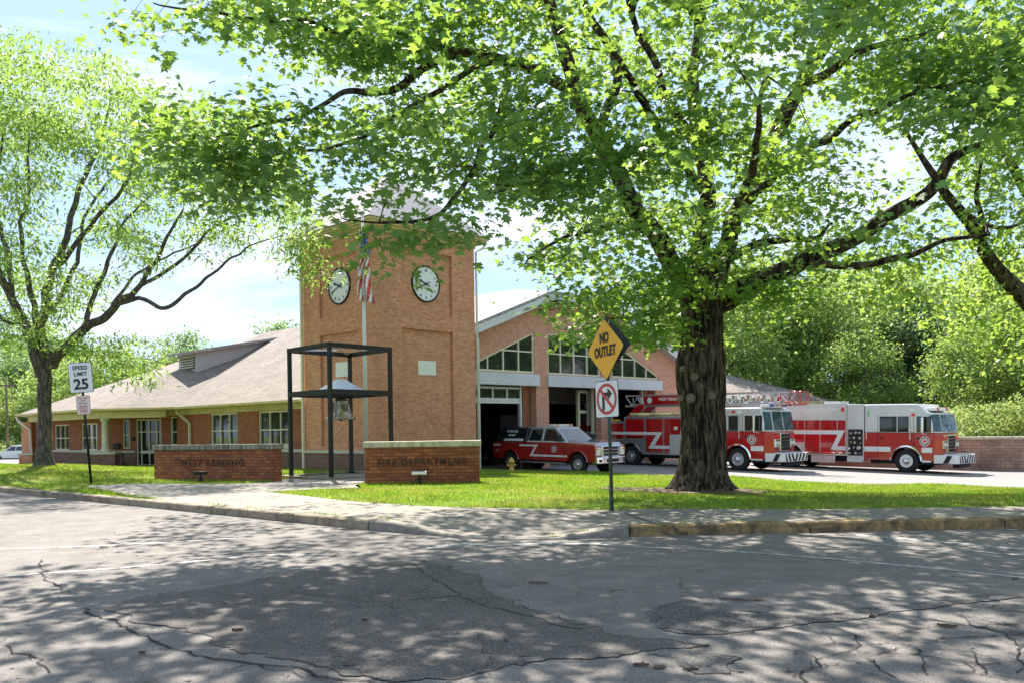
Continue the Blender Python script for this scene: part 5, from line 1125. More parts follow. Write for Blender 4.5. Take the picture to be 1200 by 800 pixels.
# --- ladder truck
def ladder():
    g = (11.24, 41.45); z = az(10.8, 41)
    t = thing('ladder_truck', 'red and silver aerial ladder truck with long rack ladder, half behind the big tree', 'fire engine', (*g, z), HEAD, pitch=math.radians(1.0))
    W = 1.25; engine_cab(t, -1.95, 1.69, 2.90, False, [(-1.10, -.62, 1.88, 2.50), (-.42, -.0, 1.88, 2.50), (.42, 1.22, 1.88, 2.50)], .60)
    sbox(t, 'warning_light', -.28, -.12, 2.66, 2.76, W, M_REDLENS, off=.03); sbox(t, 'scene_light', .0, .2, 2.62, 2.76, W, M_CLEAR, off=.03)
    lb = MB().box(1.0, -1.0, 2.92, 1.38, 1.0, 3.04).build('light_bar', M_CLEAR, t, bevel=.03); MB().box(.99, -.8, 2.93, 1.39, -.45, 3.045).box(.99, .4, 2.93, 1.39, .8, 3.045).build('blue_lens', plain('blue_lens', (.03, .15, .5), .2), lb)
    MB().box(-2.55, -1.16, .5, -1.97, 1.16, 2.5).build('pump_house', M_ALU, t)
    low = [(-9.55, 1.0), (-7.45 - .62, .80)] + arch(-7.45, .53, .60, .80) + arch(-6.1, .53, .60, .80) + [(-5.3, .62), (-2.6, .62), (-2.6, 2.52), (-6.47, 2.52), (-6.49, 2.28), (-9.55, 2.28)]
    MB().prism(low, -W, W).build('body', M_ALU, t, bevel=.02); MB().box(-9.4, -.9, .45, -2.7, .9, .8).build('underbody', M_UNDER, t)
    for a, b, z0, z1 in ((-9.5, -8.95, 1.40, 2.16), (-8.85, -7.92, 1.40, 2.16), (-7.82, -6.55, 1.40, 2.16), (-6.38, -5.25, 1.42, 2.40), (-5.12, -4.12, .74, 2.40), (-4.02, -3.72, .74, 2.40), (-2.98, -2.64, .74, 2.40)):
        d_ = sbox(t, 'compartment_door', a, b, z0, z1, W, M_RED, off=.014); sbox(d_, 'latch_bar', a + .08, b - .08, z0 + .04, z0 + .075, W, M_CHROME, off=.035, th=.0, sides=(-1,))
    sbox(t, 'pump_panel', -3.70, -3.05, .66, 1.62, W, M_SILVER, off=.03); sbox(t, 'upper_panel', -3.70, -3.05, 1.66, 2.40, W, M_RED, off=.014)
    sbox(t, 'stripe', -9.5, -4.2, 1.60, 1.74, W, M_STRIPE, off=.021, th=.002, sides=(-1,)); q = ((-4.98, .93), (-4.72, .93), (-4.14, 1.74), (-4.40, 1.74)); m = MB(); m.hexa([(x, -W - .0205, zz) for x, zz in q], [(x, -W - .0225, zz) for x, zz in q]); m.build('stripe', M_STRIPE, t)
    sbox(t, 'stripe', -4.85, -3.72, .92, 1.08, W, M_STRIPE, off=.0215, th=.002, sides=(-1,))
    sbox(t, 'side_lamp', -3.45, -3.25, 1.86, 2.02, W, M_CLEAR, off=.03)
    for x in (-7.45, -6.1):
        m = MB(); a = arch(x, .53, .60, .8, 16); o = arch(x, .53, .66, .8, 16)
        for k in range(16): m.hexa([(a[k][0], -(W - .01), a[k][1]), (a[k + 1][0], -(W - .01), a[k + 1][1]), (o[k + 1][0], -(W - .01), o[k + 1][1]), (o[k][0], -(W - .01), o[k][1])], [(a[k][0], -(W + .03), a[k][1]), (a[k + 1][0], -(W + .03), a[k + 1][1]), (o[k + 1][0], -(W + .015), o[k + 1][1]), (o[k][0], -(W + .015), o[k][1])])
        m.build('wheel_arch_trim', M_CHROME, t)
    for s in (-1, 1):
        for x in (-6.1, -7.45): wheel(t, x, s, 1.20, .51, .3, .28, M_ALU, .05, 10, -.02)
    # hose bed rolls and rear platform
    hz = MB()
    for k in range(3): hz.tube([(-6.3 + k * 1.3, -.95, 2.62), (-5.1 + k * 1.3, -.95, 2.62)], .085, 10)
    hz.build('suction_hose', M_HOSE, t)
    MB().box(-9.9, -.95, 2.30, -8.6, .3, 2.95).build('equipment_box', M_ALU, t, bevel=.02); MB().box(-8.5, -1.0, 2.30, -7.0, -.9, 2.38).build('tool_rail', M_YELLOW, t)
    MB().tube([(-9.9, -1.0, 2.95), (-9.9, -1.0, 3.25), (-8.6, -1.0, 3.25), (-8.6, -1.0, 2.95)], .025, 6).tube([(-9.3, -1.0, 2.95), (-9.3, -1.0, 3.25)], .02, 6).build('guard_rail', M_ALU, t)
    # turntable + ladder
    MB().lathe([(.70, 2.3), (.70, 2.45), (.6, 2.55)], 24, Matrix.Translation((-6.6, 0, 0))).build('turntable', M_RED, t)
    m = MB(); m.prism([(-6.95, 2.5), (-6.3, 2.5), (-5.75, 2.98), (-5.8, 3.16), (-6.15, 3.14)], -.55, -.42).prism([(-6.95, 2.5), (-6.3, 2.5), (-5.75, 2.98), (-5.8, 3.16), (-6.15, 3.14)], .42, .55); m.build('ladder_cradle', M_RED, t, bevel=.02)
    la = MB(); x0, x1 = -7.0, 2.05
    for s in (-1, 1):
        y = s * .46
        la.box(x0, y - .035, 3.02, x1, y + .035, 3.11).box(x0, y - .03, 3.56, x1, y + .03, 3.63)
        la.box(x0 + .3, s * .36 - .02, 3.12, x1 - .2, s * .36 + .02, 3.19)
        n = 22
        for k in range(n):
            a = x0 + (x1 - x0) * k / n; b = x0 + (x1 - x0) * (k + 1) / n
            la.tube([(a, y, 3.10 if k % 2 else 3.58), (b, y, 3.58 if k % 2 else 3.10)], .018, 5, smooth=False)
            if k % 2: la.tube([(a, s * .36, 3.17), (a, s * .36, 3.50)], .014, 4, smooth=False)
    for k in range(30): x = x0 + .2 + k * .3; la.tube([(x, -.46, 3.06), (x, .46, 3.06)], .016, 5, smooth=False)
    lo = la.build('aerial_ladder', M_ALU, t)
    sg = MB().box(-5.75, -.535, 3.12, -1.85, -.50, 3.56).build('name_board', M_RED, lo); text('lettering', 'WEST READING FIRE DEPT.', .21, (-3.62, -.540, 3.38), FRONT, M_STRIPE, sg, .98, .004, bold=.005); MB().box(-3.62, -.542, 3.17, -2.3, -.536, 3.20).build('pinstripe', M_STRIPE, sg)
    M = Matrix.Translation((-5.42, -.537, 3.34)) @ Matrix.Rotation(math.pi / 2, 4, 'X'); MB().lathe([(.15, 0), (.15, .012)], 20, M).build('badge', M_STRIPE, sg)
    m = MB(); 
    for y in (-.42, .1, .42):
        m.tube([(1.9, y, 3.02), (2.55, y, 3.02), (2.75, y, 3.30), (2.60, y, 3.62), (2.25, y, 3.62), (2.15, y, 3.30), (2.45, y, 3.05)], .028, 6)
    m.tube([(1.75, -.45, 3.0), (1.75, -.45, 3.62), (2.2, -.45, 3.02), (2.2, -.45, 3.6)], .026, 6); m.tube([(1.8, .45, 3.0), (1.8, -.45, 3.0)], .03, 6); m.build('ladder_tip', M_RED, lo)
    m = MB(); m.tube([(.3, -.2, 3.15), (1.2, -.1, 3.05), (1.9, -.1, 3.10)], .07, 8).lathe([(.12, 0), (.09, .22), (.11, .26)], 12, Matrix.Translation((1.55, -.2, 3.15))); m.build('water_nozzle', M_REDLENS, lo)
    r = random.Random(8); m = MB()
    for k in range(14): x = -1.4 + k * .2; m.box(x, -.42 + r.uniform(0, .3), 3.12 + r.uniform(0, .1), x + r.uniform(.08, .16), -.2 + r.uniform(0, .4), 3.3 + r.uniform(0, .2))
    m.build('tool_mount', M_CHROME, lo)
    m = MB(); m.box(-1.6, -1.1, 2.902, .8, 1.1, 2.93); m.build('roof_deck', M_DIAMOND, t)
ladder()

# --- parked cars at far left
def suv(px, py, Y, head, paint, label, gl='parked cars at the far left'):
    p = at(px, py, Y); z = lz(p.x, p.y) + .05; z = min(z, p.z + .3); t = thing('parked_car', label, 'car', (p.x, p.y, p.z), math.radians(head), 'cars in the parking area')
    W = .93; pr = [(-3.6, .45), (-3.15, .34)] + arch(-2.75, .35, .40, .34) + [(-.42, .30)] + arch(0, .35, .40, .30) + [(.75, .34), (.88, .5), (.86, .85), (.55, 1.0), (-.45, 1.10), (-3.45, 1.15), (-3.62, .95)]
    MB().prism(pr, -W, W).build('body', paint, t, bevel=.06)
    m = MB(); m.hexa([(-3.5, -.89, 1.09), (-.42, -.89, 1.06), (-.42, .89, 1.06), (-3.5, .89, 1.09)], [(-3.2, -.70, 1.66), (-1.25, -.70, 1.68), (-1.25, .70, 1.68), (-3.2, .70, 1.66)]); m.build('cabin', paint, t, bevel=.06)
    yc = lambda zz: .885 - (zz - 1.08) * (.19 / .6)
    for s in (-1, 1):
        for q in ([(-3.35, 1.17), (-2.75, 1.17), (-2.75, 1.56), (-3.15, 1.56)], [(-2.68, 1.15), (-1.80, 1.15), (-1.80, 1.57), (-2.68, 1.57)], [(-1.73, 1.15), (-.75, 1.15), (-1.30, 1.57), (-1.73, 1.57)]): sidep(t, 'window', q, yc, M_GLASS, side=s)
        for x in (0, -2.75): wheel(t, x, s, .92, .34, .22, .21, M_ALU, nuts=5)
        y0, y1 = sorted((s * .55, s * .90)); MB().box(.72, y0, .68, .89, y1, .84).build('headlight', M_CLEAR, t, bevel=.02); MB().box(-3.66, y0, .80, -3.5, y1, 1.0).build('tail_light', M_REDLENS, t)
    m = MB(); f = lambda y, k: (-.42 - .83 * k + .01, y * (.89 - .19 * k), 1.06 + .62 * k + .008); m.add([f(-.9, .1), f(.9, .1), f(.88, .88), f(-.88, .88)], [(0, 1, 2, 3)]); m.build('windscreen', M_GLASS, t)
    f = lambda y, k: (-3.5 + .3 * k - .01, y * (.89 - .19 * k), 1.09 + .57 * k + .008); m = MB(); m.add([f(-.9, .15), f(.9, .15), f(.88, .85), f(-.88, .85)], [(0, 1, 2, 3)]); m.build('rear_window', M_GLASS, t)
    MB().box(-3.3, -1 * W - .002, .30, .7, W + .002, .42).build('sill_trim', M_UNDER, t)
suv(5, 541, 88, 176, M_BODYW, 'white sport utility car, foremost of the cars parked at the far left')
suv(13, 539, 94, 170, M_BODYG, 'silver grey car just behind the white sport utility car')
suv(38, 541, 84, 120, plain('blue_car_paint', (.08, .12, .17), .25, coat=1.0), 'dark blue car half hidden behind the office corner')
# vehicle standing inside the left bay
g_ = (-.6, 46.4); t = thing('stored_fire_engine', 'dark fire engine barely visible inside the open left bay', 'fire engine', (*g_, az(*g_)), HEAD)
MB().box(-3, -1.2, .5, 1.2, 1.2, 2.6).build('body', M_UNDER, t, bevel=.05); MB().box(1.2, -1.2, .5, 1.5, 1.2, .8).build('front_bumper', M_CHROME, t, bevel=.03)
for s in (-1, 1):
    wheel(t, 0, s, 1.2, .5, .3, .28, M_ALU); MB().cyl((1.2, s * .85, 1.2), (1.26, s * .85, 1.2), .11, 14).build('headlight', M_CLEAR, t)
# ------------------------------------------------------------------ trees
def tubes_np(paths, rads, n):
    """many tubes -> vertices, face counts, indices"""
    V = []; C = []; I = []; o = 0
    ang = np.linspace(0, 2 * np.pi, n, endpoint=False); ca, sa = np.cos(ang), np.sin(ang)
    for p, r in zip(paths, rads):
        p = np.asarray(p, float); m = len(p); d = np.empty_like(p); d[1:-1] = p[2:] - p[:-2]; d[0] = p[1] - p[0]; d[-1] = p[-1] - p[-2]
        d /= np.maximum(np.linalg.norm(d, axis=1, keepdims=True), 1e-9)
        ref = np.array((0, 0, 1.)) if abs(d[:, 2]).mean() < .85 else np.array((1., 0, 0)); s = np.cross(d, ref); s /= np.maximum(np.linalg.norm(s, axis=1, keepdims=True), 1e-9); t = np.cross(d, s)
        r = np.asarray(r)[:, None, None]; V.append((p[:, None] + (s[:, None] * ca[None, :, None] + t[:, None] * sa[None, :, None]) * r).reshape(-1, 3))
        a = (np.arange(m - 1)[:, None] * n + np.arange(n)[None]).ravel(); k = (np.arange(m - 1)[:, None] * n + (np.arange(n)[None] + 1) % n).ravel()
        I.append((np.column_stack([a, k, k + n, a + n]) + o).ravel()); C.append(np.full(len(a), 4)); o += m * n
    return np.concatenate(V), np.concatenate(C), np.concatenate(I)
def spline(pts, rad, k=6, wob=0.0, seed=0):
    P_ = [Vector(p) for p in pts]; out = []; R = []
    for i in range(len(P_) - 1):
        p0, p1, p2, p3 = P_[max(i - 1, 0)], P_[i], P_[i + 1], P_[min(i + 2, len(P_) - 1)]
        for j in range(k):
            t = j / k; q = .5 * ((2 * p1) + (p2 - p0) * t + (2 * p0 - 5 * p1 + 4 * p2 - p3) * t * t + (3 * p1 - p0 - 3 * p2 + p3) * t ** 3)
            if wob: q = q + Vector((noise.noise(q * 1.3 + Vector((seed, 0, 0))), noise.noise(q * 1.3 + Vector((0, seed, 7))), noise.noise(q * 1.3 + Vector((3, 0, seed))))) * wob
            out.append(tuple(q)); R.append(rad[i] + (rad[i + 1] - rad[i]) * t)
    out.append(tuple(P_[-1])); R.append(rad[-1]); return out, R
MAPLE = np.array([(0, 0, 0), (-.06, .30, -.05), (.16, .52, -.10), (.30, .24, -.01), (.50, .58, -.10), (.60, .20, -.02), (1.0, 0, -.12), (.60, -.20, -.02), (.50, -.58, -.10), (.30, -.24, -.01), (.16, -.52, -.10), (-.06, -.30, -.05)])
OVAL = np.array([(0, 0, 0), (.35, .26, -.03), (1, 0, -.1), (.35, -.26, -.03)])
FERN = np.array([(0, 0, 0), (.30, .15, 0), (1, 0.02, -.12), (.30, -.15, 0)])
def leaves(name, cen, n, spread, size, tmpl, mat, parent, seed, tilt=.55, flat=.45, squash=None):
    g = np.random.default_rng(seed); K = len(cen); cen = np.asarray(cen, float)
    cnt = np.asarray(n) if hasattr(n, '__len__') else np.full(K, n); idx = np.repeat(np.arange(K), cnt); m = len(idx)
    off = g.normal(0, 1, (m, 3)) * spread; off[:, 2] *= flat
    P_ = cen[idx] + off
    # leaves droop away from their spray centre
    yaw = np.arctan2(off[:, 1], off[:, 0]) + g.normal(0, .9, m); pitch = g.normal(-.35, tilt, m); roll = g.normal(0, tilt, m)
    s = size * g.uniform(.5, 1.35, m); cy_, sy = np.cos(yaw), np.sin(yaw); cp, sp = np.cos(pitch), np.sin(pitch); c2, s2 = np.cos(roll), np.sin(roll)
    X = np.column_stack([cy_ * cp, sy * cp, sp]); Y0 = np.column_stack([-sy, cy_, np.zeros(m)]); Z0 = np.cross(X, Y0); Y = Y0 * c2[:, None] + Z0 * s2[:, None]; Z = np.cross(X, Y)
    T = tmpl; V = P_[:, None] + s[:, None, None] * (T[None, :, 0, None] * X[:, None] + T[None, :, 1, None] * Y[:, None] + T[None, :, 2, None] * Z[:, None])
    q = len(T); return np_mesh(name, V.reshape(-1, 3), np.full(m, q), np.arange(m * q), mat, parent)
def grow(skel, targets, root, seed, step=.5, rmax=.05, sag=.12, per=.011):
    """join every leaf-spray centre to the nearest wood with a bent twig, nearest first"""
    g = np.random.default_rng(seed); S = np.array([p for p, r in skel]); SR = np.array([r for p, r in skel]); T = np.asarray(targets)
    d0 = np.array([np.min(np.linalg.norm(S - t, axis=1)) for t in T]); paths = []; rads = []; drop = []
    cap = len(S) + 14 * len(T); A = np.empty((cap, 3)); A[:len(S)] = S; AR = np.empty(cap); AR[:len(S)] = SR; k = len(S)
    for i in np.argsort(d0):
        t = T[i]; dd = np.linalg.norm(A[:k] - t, axis=1) + .25 * np.maximum(0, A[:k, 2] - t[2]); j = int(np.argmin(dd)); a = A[j]; L_ = np.linalg.norm(t - a)
        if L_ < .15: continue
        if L_ > 3.0: drop.append(int(i)); continue
        n = int(np.clip(L_ / step, 2, 9)); u = np.linspace(0, 1, n + 1)[:, None]; p = a + (t - a) * u
        bend = g.normal(0, .10 * L_, 3); bend[2] = abs(bend[2]) + sag * L_; p = p + bend * np.sin(np.pi * u) + g.normal(0, .025 * min(L_, 2), p.shape) * (u > 0) * (u < 1)
        r0 = min(AR[j] * .72, rmax, .010 + per * L_); r = np.linspace(r0, max(.004, r0 * .35), n + 1)
        paths.append(p); rads.append(r); A[k:k + n] = p[1:]; AR[k:k + n] = r[1:]; k += n
    for i in sorted(drop, reverse=True): del targets[i]      # no spray floats away from the wood
    return paths, rads

# ---- big maple in front of the engine house
TB = Vector((4.63, 21.5, 0)); TZ = lz(4.63, 21.5)
mp_ = thing('maple_tree', 'huge maple with thick furrowed trunk on the lawn, its crown spread over the corner', 'tree', (TB.x, TB.y, TZ)); O = Vector((TB.x, TB.y, TZ))
def trunk_mesh(name, prof, mat, parent, O, n=150, rings=170, furrow=.034, flare=0.0, seed=0):
    """prof: list of (centre xyz world, radius)"""
    zs = [p[0][2] for p in prof]; V = []
    for i in range(rings + 1):
        z = zs[0] + (zs[-1] - zs[0]) * i / rings; k = max(j for j in range(len(prof)) if zs[j] <= z + 1e-9); k = min(k, len(prof) - 2); t = (z - zs[k]) / (zs[k + 1] - zs[k]); t_ = t * t * (3 - 2 * t) if False else t
        c = Vector(prof[k][0]).lerp(Vector(prof[k + 1][0]), t_); r = prof[k][1] + (prof[k + 1][1] - prof[k][1]) * t_
        hgt = z - zs[0]
        for a_ in range(n):
            a = 2 * math.pi * a_ / n; q = Vector((math.cos(a) * 2.6, math.sin(a) * 2.6, z * .42 + seed))
            f = noise.noise(q * 3.2); f = (1 - abs(f) * 2.4); f2 = noise.noise(q * 7 + Vector((0, 0, z * 1.1))); lump = noise.noise(Vector((math.cos(a) * 1.2, math.sin(a) * 1.2, z * .9 + seed)))
            root = flare * 1.2 * math.exp(-hgt / .22) * (.30 + .70 * max(0, math.sin(a * 5 + .8 + .6 * math.sin(2 * a)))) + flare * .16 * math.exp(-hgt / .9)
            rr = r + furrow * f + furrow * .4 * f2 + r * .07 * lump + root
            V.append((c.x + math.cos(a) * rr - O.x, c.y + math.sin(a) * rr - O.y, z - O.z))
    a = (np.arange(rings)[:, None] * n + np.arange(n)[None]).ravel(); k = (np.arange(rings)[:, None] * n + (np.arange(n)[None] + 1) % n).ravel()
    return np_mesh(name, V, np.full(len(a), 4), np.column_stack([a, k, k + n, a + n]).ravel(), mat, parent, smooth=True)
T_ = lambda px, py, Y=21.5: at(px, py, Y)
prof = [(T_(824, 583), .60), (T_(823, 565), .57), (T_(824, 540), .535), (T_(824, 510), .52), (T_(823, 478), .525), (T_(823, 462), .57), (T_(821, 440), .585), (T_(821, 420), .58), (T_(822, 405), .525), (T_(823, 385), .49), (T_(822, 365), .48), (T_(820, 350), .50), (T_(818, 338), .44), (T_(818, 318), .30)]
tr = trunk_mesh('trunk', [(tuple(p), r * .97) for p, r in prof], M_BARK, mp_, O, flare=.62)
for px, py, r, Y in ((814, 441, .095, 20.93), (809, 466, .11, 20.90), (835, 463, .10, 20.95), (799, 432, .06, 21.0), (797, 466, .08, 21.02), (822, 452, .05, 20.88)):
    c = T_(px, py, Y) - O; d = Vector((c.x - (T_(822, py).x - O.x), c.y, 0)).normalized(); M = Matrix.Translation(c) @ d.to_track_quat('Z', 'Y').to_matrix().to_4x4()
    MB().lathe([(r, -.05), (r * 1.05, .0), (r * .9, .035), (r * .55, .02), (0, .025)], 16, M).build('knot', M_KNOT, tr)
LIMBS = [
 ([T_(828, 352), T_(850, 350, 21.4), T_(880, 334, 21.2), T_(930, 310, 20.8), T_(985, 288, 20.4), T_(1040, 255, 20), T_(1085, 225, 19.6), T_(1120, 185, 19.2), T_(1152, 168, 18.8), T_(1200, 150, 18.2)], [.30, .27, .24, .21, .185, .16, .14, .11, .07, .04]),
 ([T_(925, 314, 20.8), T_(960, 313, 20.4), T_(1000, 312, 20), T_(1060, 300, 19.6), T_(1110, 281, 19.2), T_(1160, 275, 18.8)], [.12, .10, .085, .07, .05, .03]),
 ([T_(838, 330), T_(852, 308), T_(880, 290, 21), T_(920, 281, 20.5), T_(955, 281, 20), T_(975, 262, 19.5)], [.13, .11, .09, .075, .055, .03]),
 ([T_(832, 345), T_(843, 315), T_(852, 285, 21.7), T_(866, 250, 22), T_(882, 215, 22), T_(905, 165, 21.8), T_(935, 105, 21.5), T_(962, 55, 21.2), T_(985, 15, 21), T_(1000, -30, 20.8), T_(1025, -110, 20.5), T_(1040, -190, 20)], [.27, .24, .22, .215, .20, .19, .175, .16, .15, .13, .09, .04]),
 ([T_(940, 100, 21.5), T_(975, 82, 20.8), T_(1010, 62, 20), T_(1050, 50, 19), T_(1110, 35, 18)], [.12, .10, .08, .05, .03]),
 ([T_(820, 345), T_(818, 310, 21.6), T_(822, 275, 21.8), T_(828, 235, 22.2), T_(822, 180, 22.8), T_(812, 110, 23.4), T_(818, 30, 24), T_(830, -80, 24.5), T_(840, -180, 25)], [.25, .24, .23, .21, .19, .16, .13, .08, .03]),
 ([T_(812, 350), T_(800, 332), T_(782, 300, 21.3), T_(765, 272, 21), T_(745, 240, 20.6), T_(722, 200, 20.2), T_(700, 155, 19.8), T_(677, 112, 19.4), T_(662, 55, 19.2), T_(643, 0, 19), T_(628, -60, 18.6), T_(600, -130, 18)], [.26, .25, .235, .22, .21, .20, .18, .165, .14, .12, .09, .04]),
 ([T_(672, 112, 19.4), T_(650, 95, 19.0), T_(620, 80, 18.4), T_(595, 70, 17.9), T_(565, 66, 17.3), T_(535, 60, 16.8), T_(500, 56, 16.2), T_(478, 50, 15.8), T_(462, 38, 15.4), T_(430, 31, 15), T_(395, 33, 14.5), T_(350, 24, 14), T_(304, 25, 13.6), T_(230, 10, 13), T_(180, 4, 12.6)], [.14, .13, .12, .11, .10, .085, .075, .07, .06, .05, .045, .035, .028, .02, .01]),
 ([T_(540, 62, 16.9), T_(510, 72, 16.5), T_(470, 98, 16), T_(438, 110, 15.5), T_(400, 115, 15), T_(355, 132, 14.5), T_(304, 146, 14), T_(255, 160, 13.6)], [.09, .08, .07, .06, .045, .035, .025, .012]),
 ([T_(575, 72, 17.5), T_(550, 84, 17.2), T_(512, 105, 16.8), T_(476, 128, 16.3), T_(440, 150, 15.9), T_(395, 170, 15.3), T_(320, 182, 14.7), T_(268, 200, 14.2)], [.075, .065, .055, .045, .035, .028, .02, .01]),
 ([T_(600, 76, 18), T_(585, 130, 16.5), T_(560, 190, 15), T_(530, 235, 13.8), T_(500, 256, 13.1), T_(455, 262, 12.6), T_(400, 256, 12.2)], [.07, .055, .045, .035, .028, .02, .008]),
 ([T_(700, 155, 19.8), T_(722, 90, 20.2), T_(705, 40, 20.6), T_(684, 5, 21), T_(660, -70, 21.3)], [.12, .11, .10, .08, .04]),
 ([T_(822, 180, 22.8), T_(790, 130, 22), T_(762, 65, 21.2), T_(740, 15, 20.8), T_(725, -50, 20.2)], [.12, .10, .09, .07, .03]),
 ([T_(720, 198, 20.2), T_(690, 190, 18.5), T_(640, 200, 16.5), T_(600, 215, 14.8), T_(560, 235, 13.5)], [.09, .075, .06, .04, .02]),
 ([T_(765, 272, 21), T_(720, 262, 19.5), T_(680, 275, 18), T_(640, 290, 17), T_(615, 310, 16.2)], [.07, .055, .045, .03, .015]),
 ([T_(800, 345), T_(770, 365, 20.3), T_(735, 373, 19.4), T_(700, 372, 18.6)], [.05, .035, .025, .012]),
 ([T_(866, 250, 22), T_(900, 215, 19.5), T_(945, 180, 17.5), T_(990, 150, 16), T_(1050, 120, 14.8), T_(1130, 95, 13.6)], [.12, .10, .08, .06, .045, .02]),
 ([T_(828, 235, 22.2), T_(800, 190, 19), T_(770, 150, 16.5), T_(745, 100, 14.5), T_(715, 60, 13)], [.12, .10, .08, .06, .03]),
 ([T_(850, 285, 21.7), T_(865, 240, 18.5), T_(880, 200, 16), T_(890, 150, 14), T_(900, 90, 12.6)], [.11, .09, .07, .05, .02]),
 ([T_(643, 0, 19), T_(560, -60, 17), T_(470, -90, 15.5), T_(380, -110, 14)], [.10, .08, .06, .03]), ([T_(985, 15, 21), T_(1060, -60, 18.5), T_(1150, -100, 16.5)], [.11, .08, .03]),
 ([T_(818, 30, 24), T_(760, -80, 20), T_(720, -160, 17)], [.11, .08, .04]), ([T_(740, 15, 20.8), T_(800, -100, 17), T_(880, -170, 14.5)], [.07, .06, .03]),
]
skel = []
for i, (pts, rad) in enumerate(LIMBS):
    p, r = spline([q - O for q in pts], rad, 6, .10, i * 3.1)
    if rad[0] > .2: p2, r2 = spline([q - O for q in pts], rad, 14, .10, i * 3.1)
    else: p2, r2 = p, r
    V, C, I = tubes_np([p2], [[q * (1 + .10 * noise.noise(Vector(v) * 2)) for q, v in zip(r2, p2)]], 18 if rad[0] > .2 else 10)
    if rad[0] > .2: V = V + np.array([[noise.noise(Vector(v) * 5) * .02] * 3 for v in V])
    np_mesh('limb', V, C, I, M_BARK, mp_, smooth=True)
    skel += [(np.array(a), b) for a, b in zip(p, r)][2:]
# leaf sprays: rejection sampled in the crown, pruned where the photograph shows sky or building through it
rg = np.random.default_rng(11)
def lower(px):      # lowest leaf edge (photo rows) along the width
    return np.interp(px, [150, 180, 230, 300, 345, 370, 400, 430, 560, 600, 640, 680, 740, 790, 840, 870, 930, 1000, 1060, 1200], [120, 225, 245, 235, 215, 228, 240, 235, 232, 285, 312, 385, 400, 395, 330, 345, 385, 330, 300, 330])
def keep(p, near):
    px, py = proj(p)
    if px < 150: return False
    if py > lower(px) - 6: return False
    if px < 420:
        if py < 12 and px < 240: return rg.random() < .3
        if 45 < py < 118 + (300 - px) * .15 and px < 330: return rg.random() < .04
        if py < 60: return rg.random() < .75
        if px < 205 and py < 150: return False
        if 55 < py < 105 and px < 410: return rg.random() < .35
    if 556 < px < 650 and py > 225: return rg.random() < .10
    if 650 <= px < 690 and py > 320: return rg.random() < .4
    if 352 < px < 580 and py > 196: return False
    if 352 < px < 575 and py > 165: return rg.random() < .30
    if px < 365 and py > 108 and rg.random() < .72: return False
    if 955 < px < 1110 and 135 < py < 262: return rg.random() < .05
    if 850 < px < 960 and 240 < py < 300: return rg.random() < .35
    if 395 < px < 445 and 118 < py < 150: return rg.random() < .5
    if 960 < px < 1200 and py > 255: return rg.random() < .45
    if 700 < px < 760 and 20 < py < 70: return rg.random() < .5
    return True
def cand(n, x0, x1, y0, y1, z0, z1, cx=3.8, cy=18.5, rx=13.5, ry=10.5, zc=8.0, rz=12):
    out = []
    while len(out) < n:
        P_ = np.column_stack([rg.uniform(x0, x1, 4000), rg.uniform(y0, y1, 4000), rg.uniform(z0, z1, 4000)])
        e = ((P_[:, 0] - cx) / rx) ** 2 + ((P_[:, 1] - cy) / ry) ** 2 + np.where(P_[:, 2] > zc, ((P_[:, 2] - zc) / rz) ** 2, ((zc - P_[:, 2]) / 5.5) ** 2)
        P_ = P_[(e < 1) & (e > .10)]
        cl = np.array([noise.noise(Vector(p) * .42) for p in P_]); cl2 = np.array([noise.noise(Vector(p) * .95) for p in P_]); P_ = P_[(cl + .55 * cl2) > -.02]
        out += [p for p in P_ if p[1] > 7 and keep(p, True)]
    return out[:n]
vis = []
for p in cand(1800, -11, 18, 8, 29, 4.2, 20):
    px, py = proj(p)
    if -30 < px < 1230 and py > -40: vis.append(p)
hid = []
for p in cand(13000, -10, 17, 8, 27, 9, 20):
    px, py = proj(p)
    if py < -20 and noise.noise(Vector(p) * .24) > .10: hid.append(p)
hid = hid[:560]
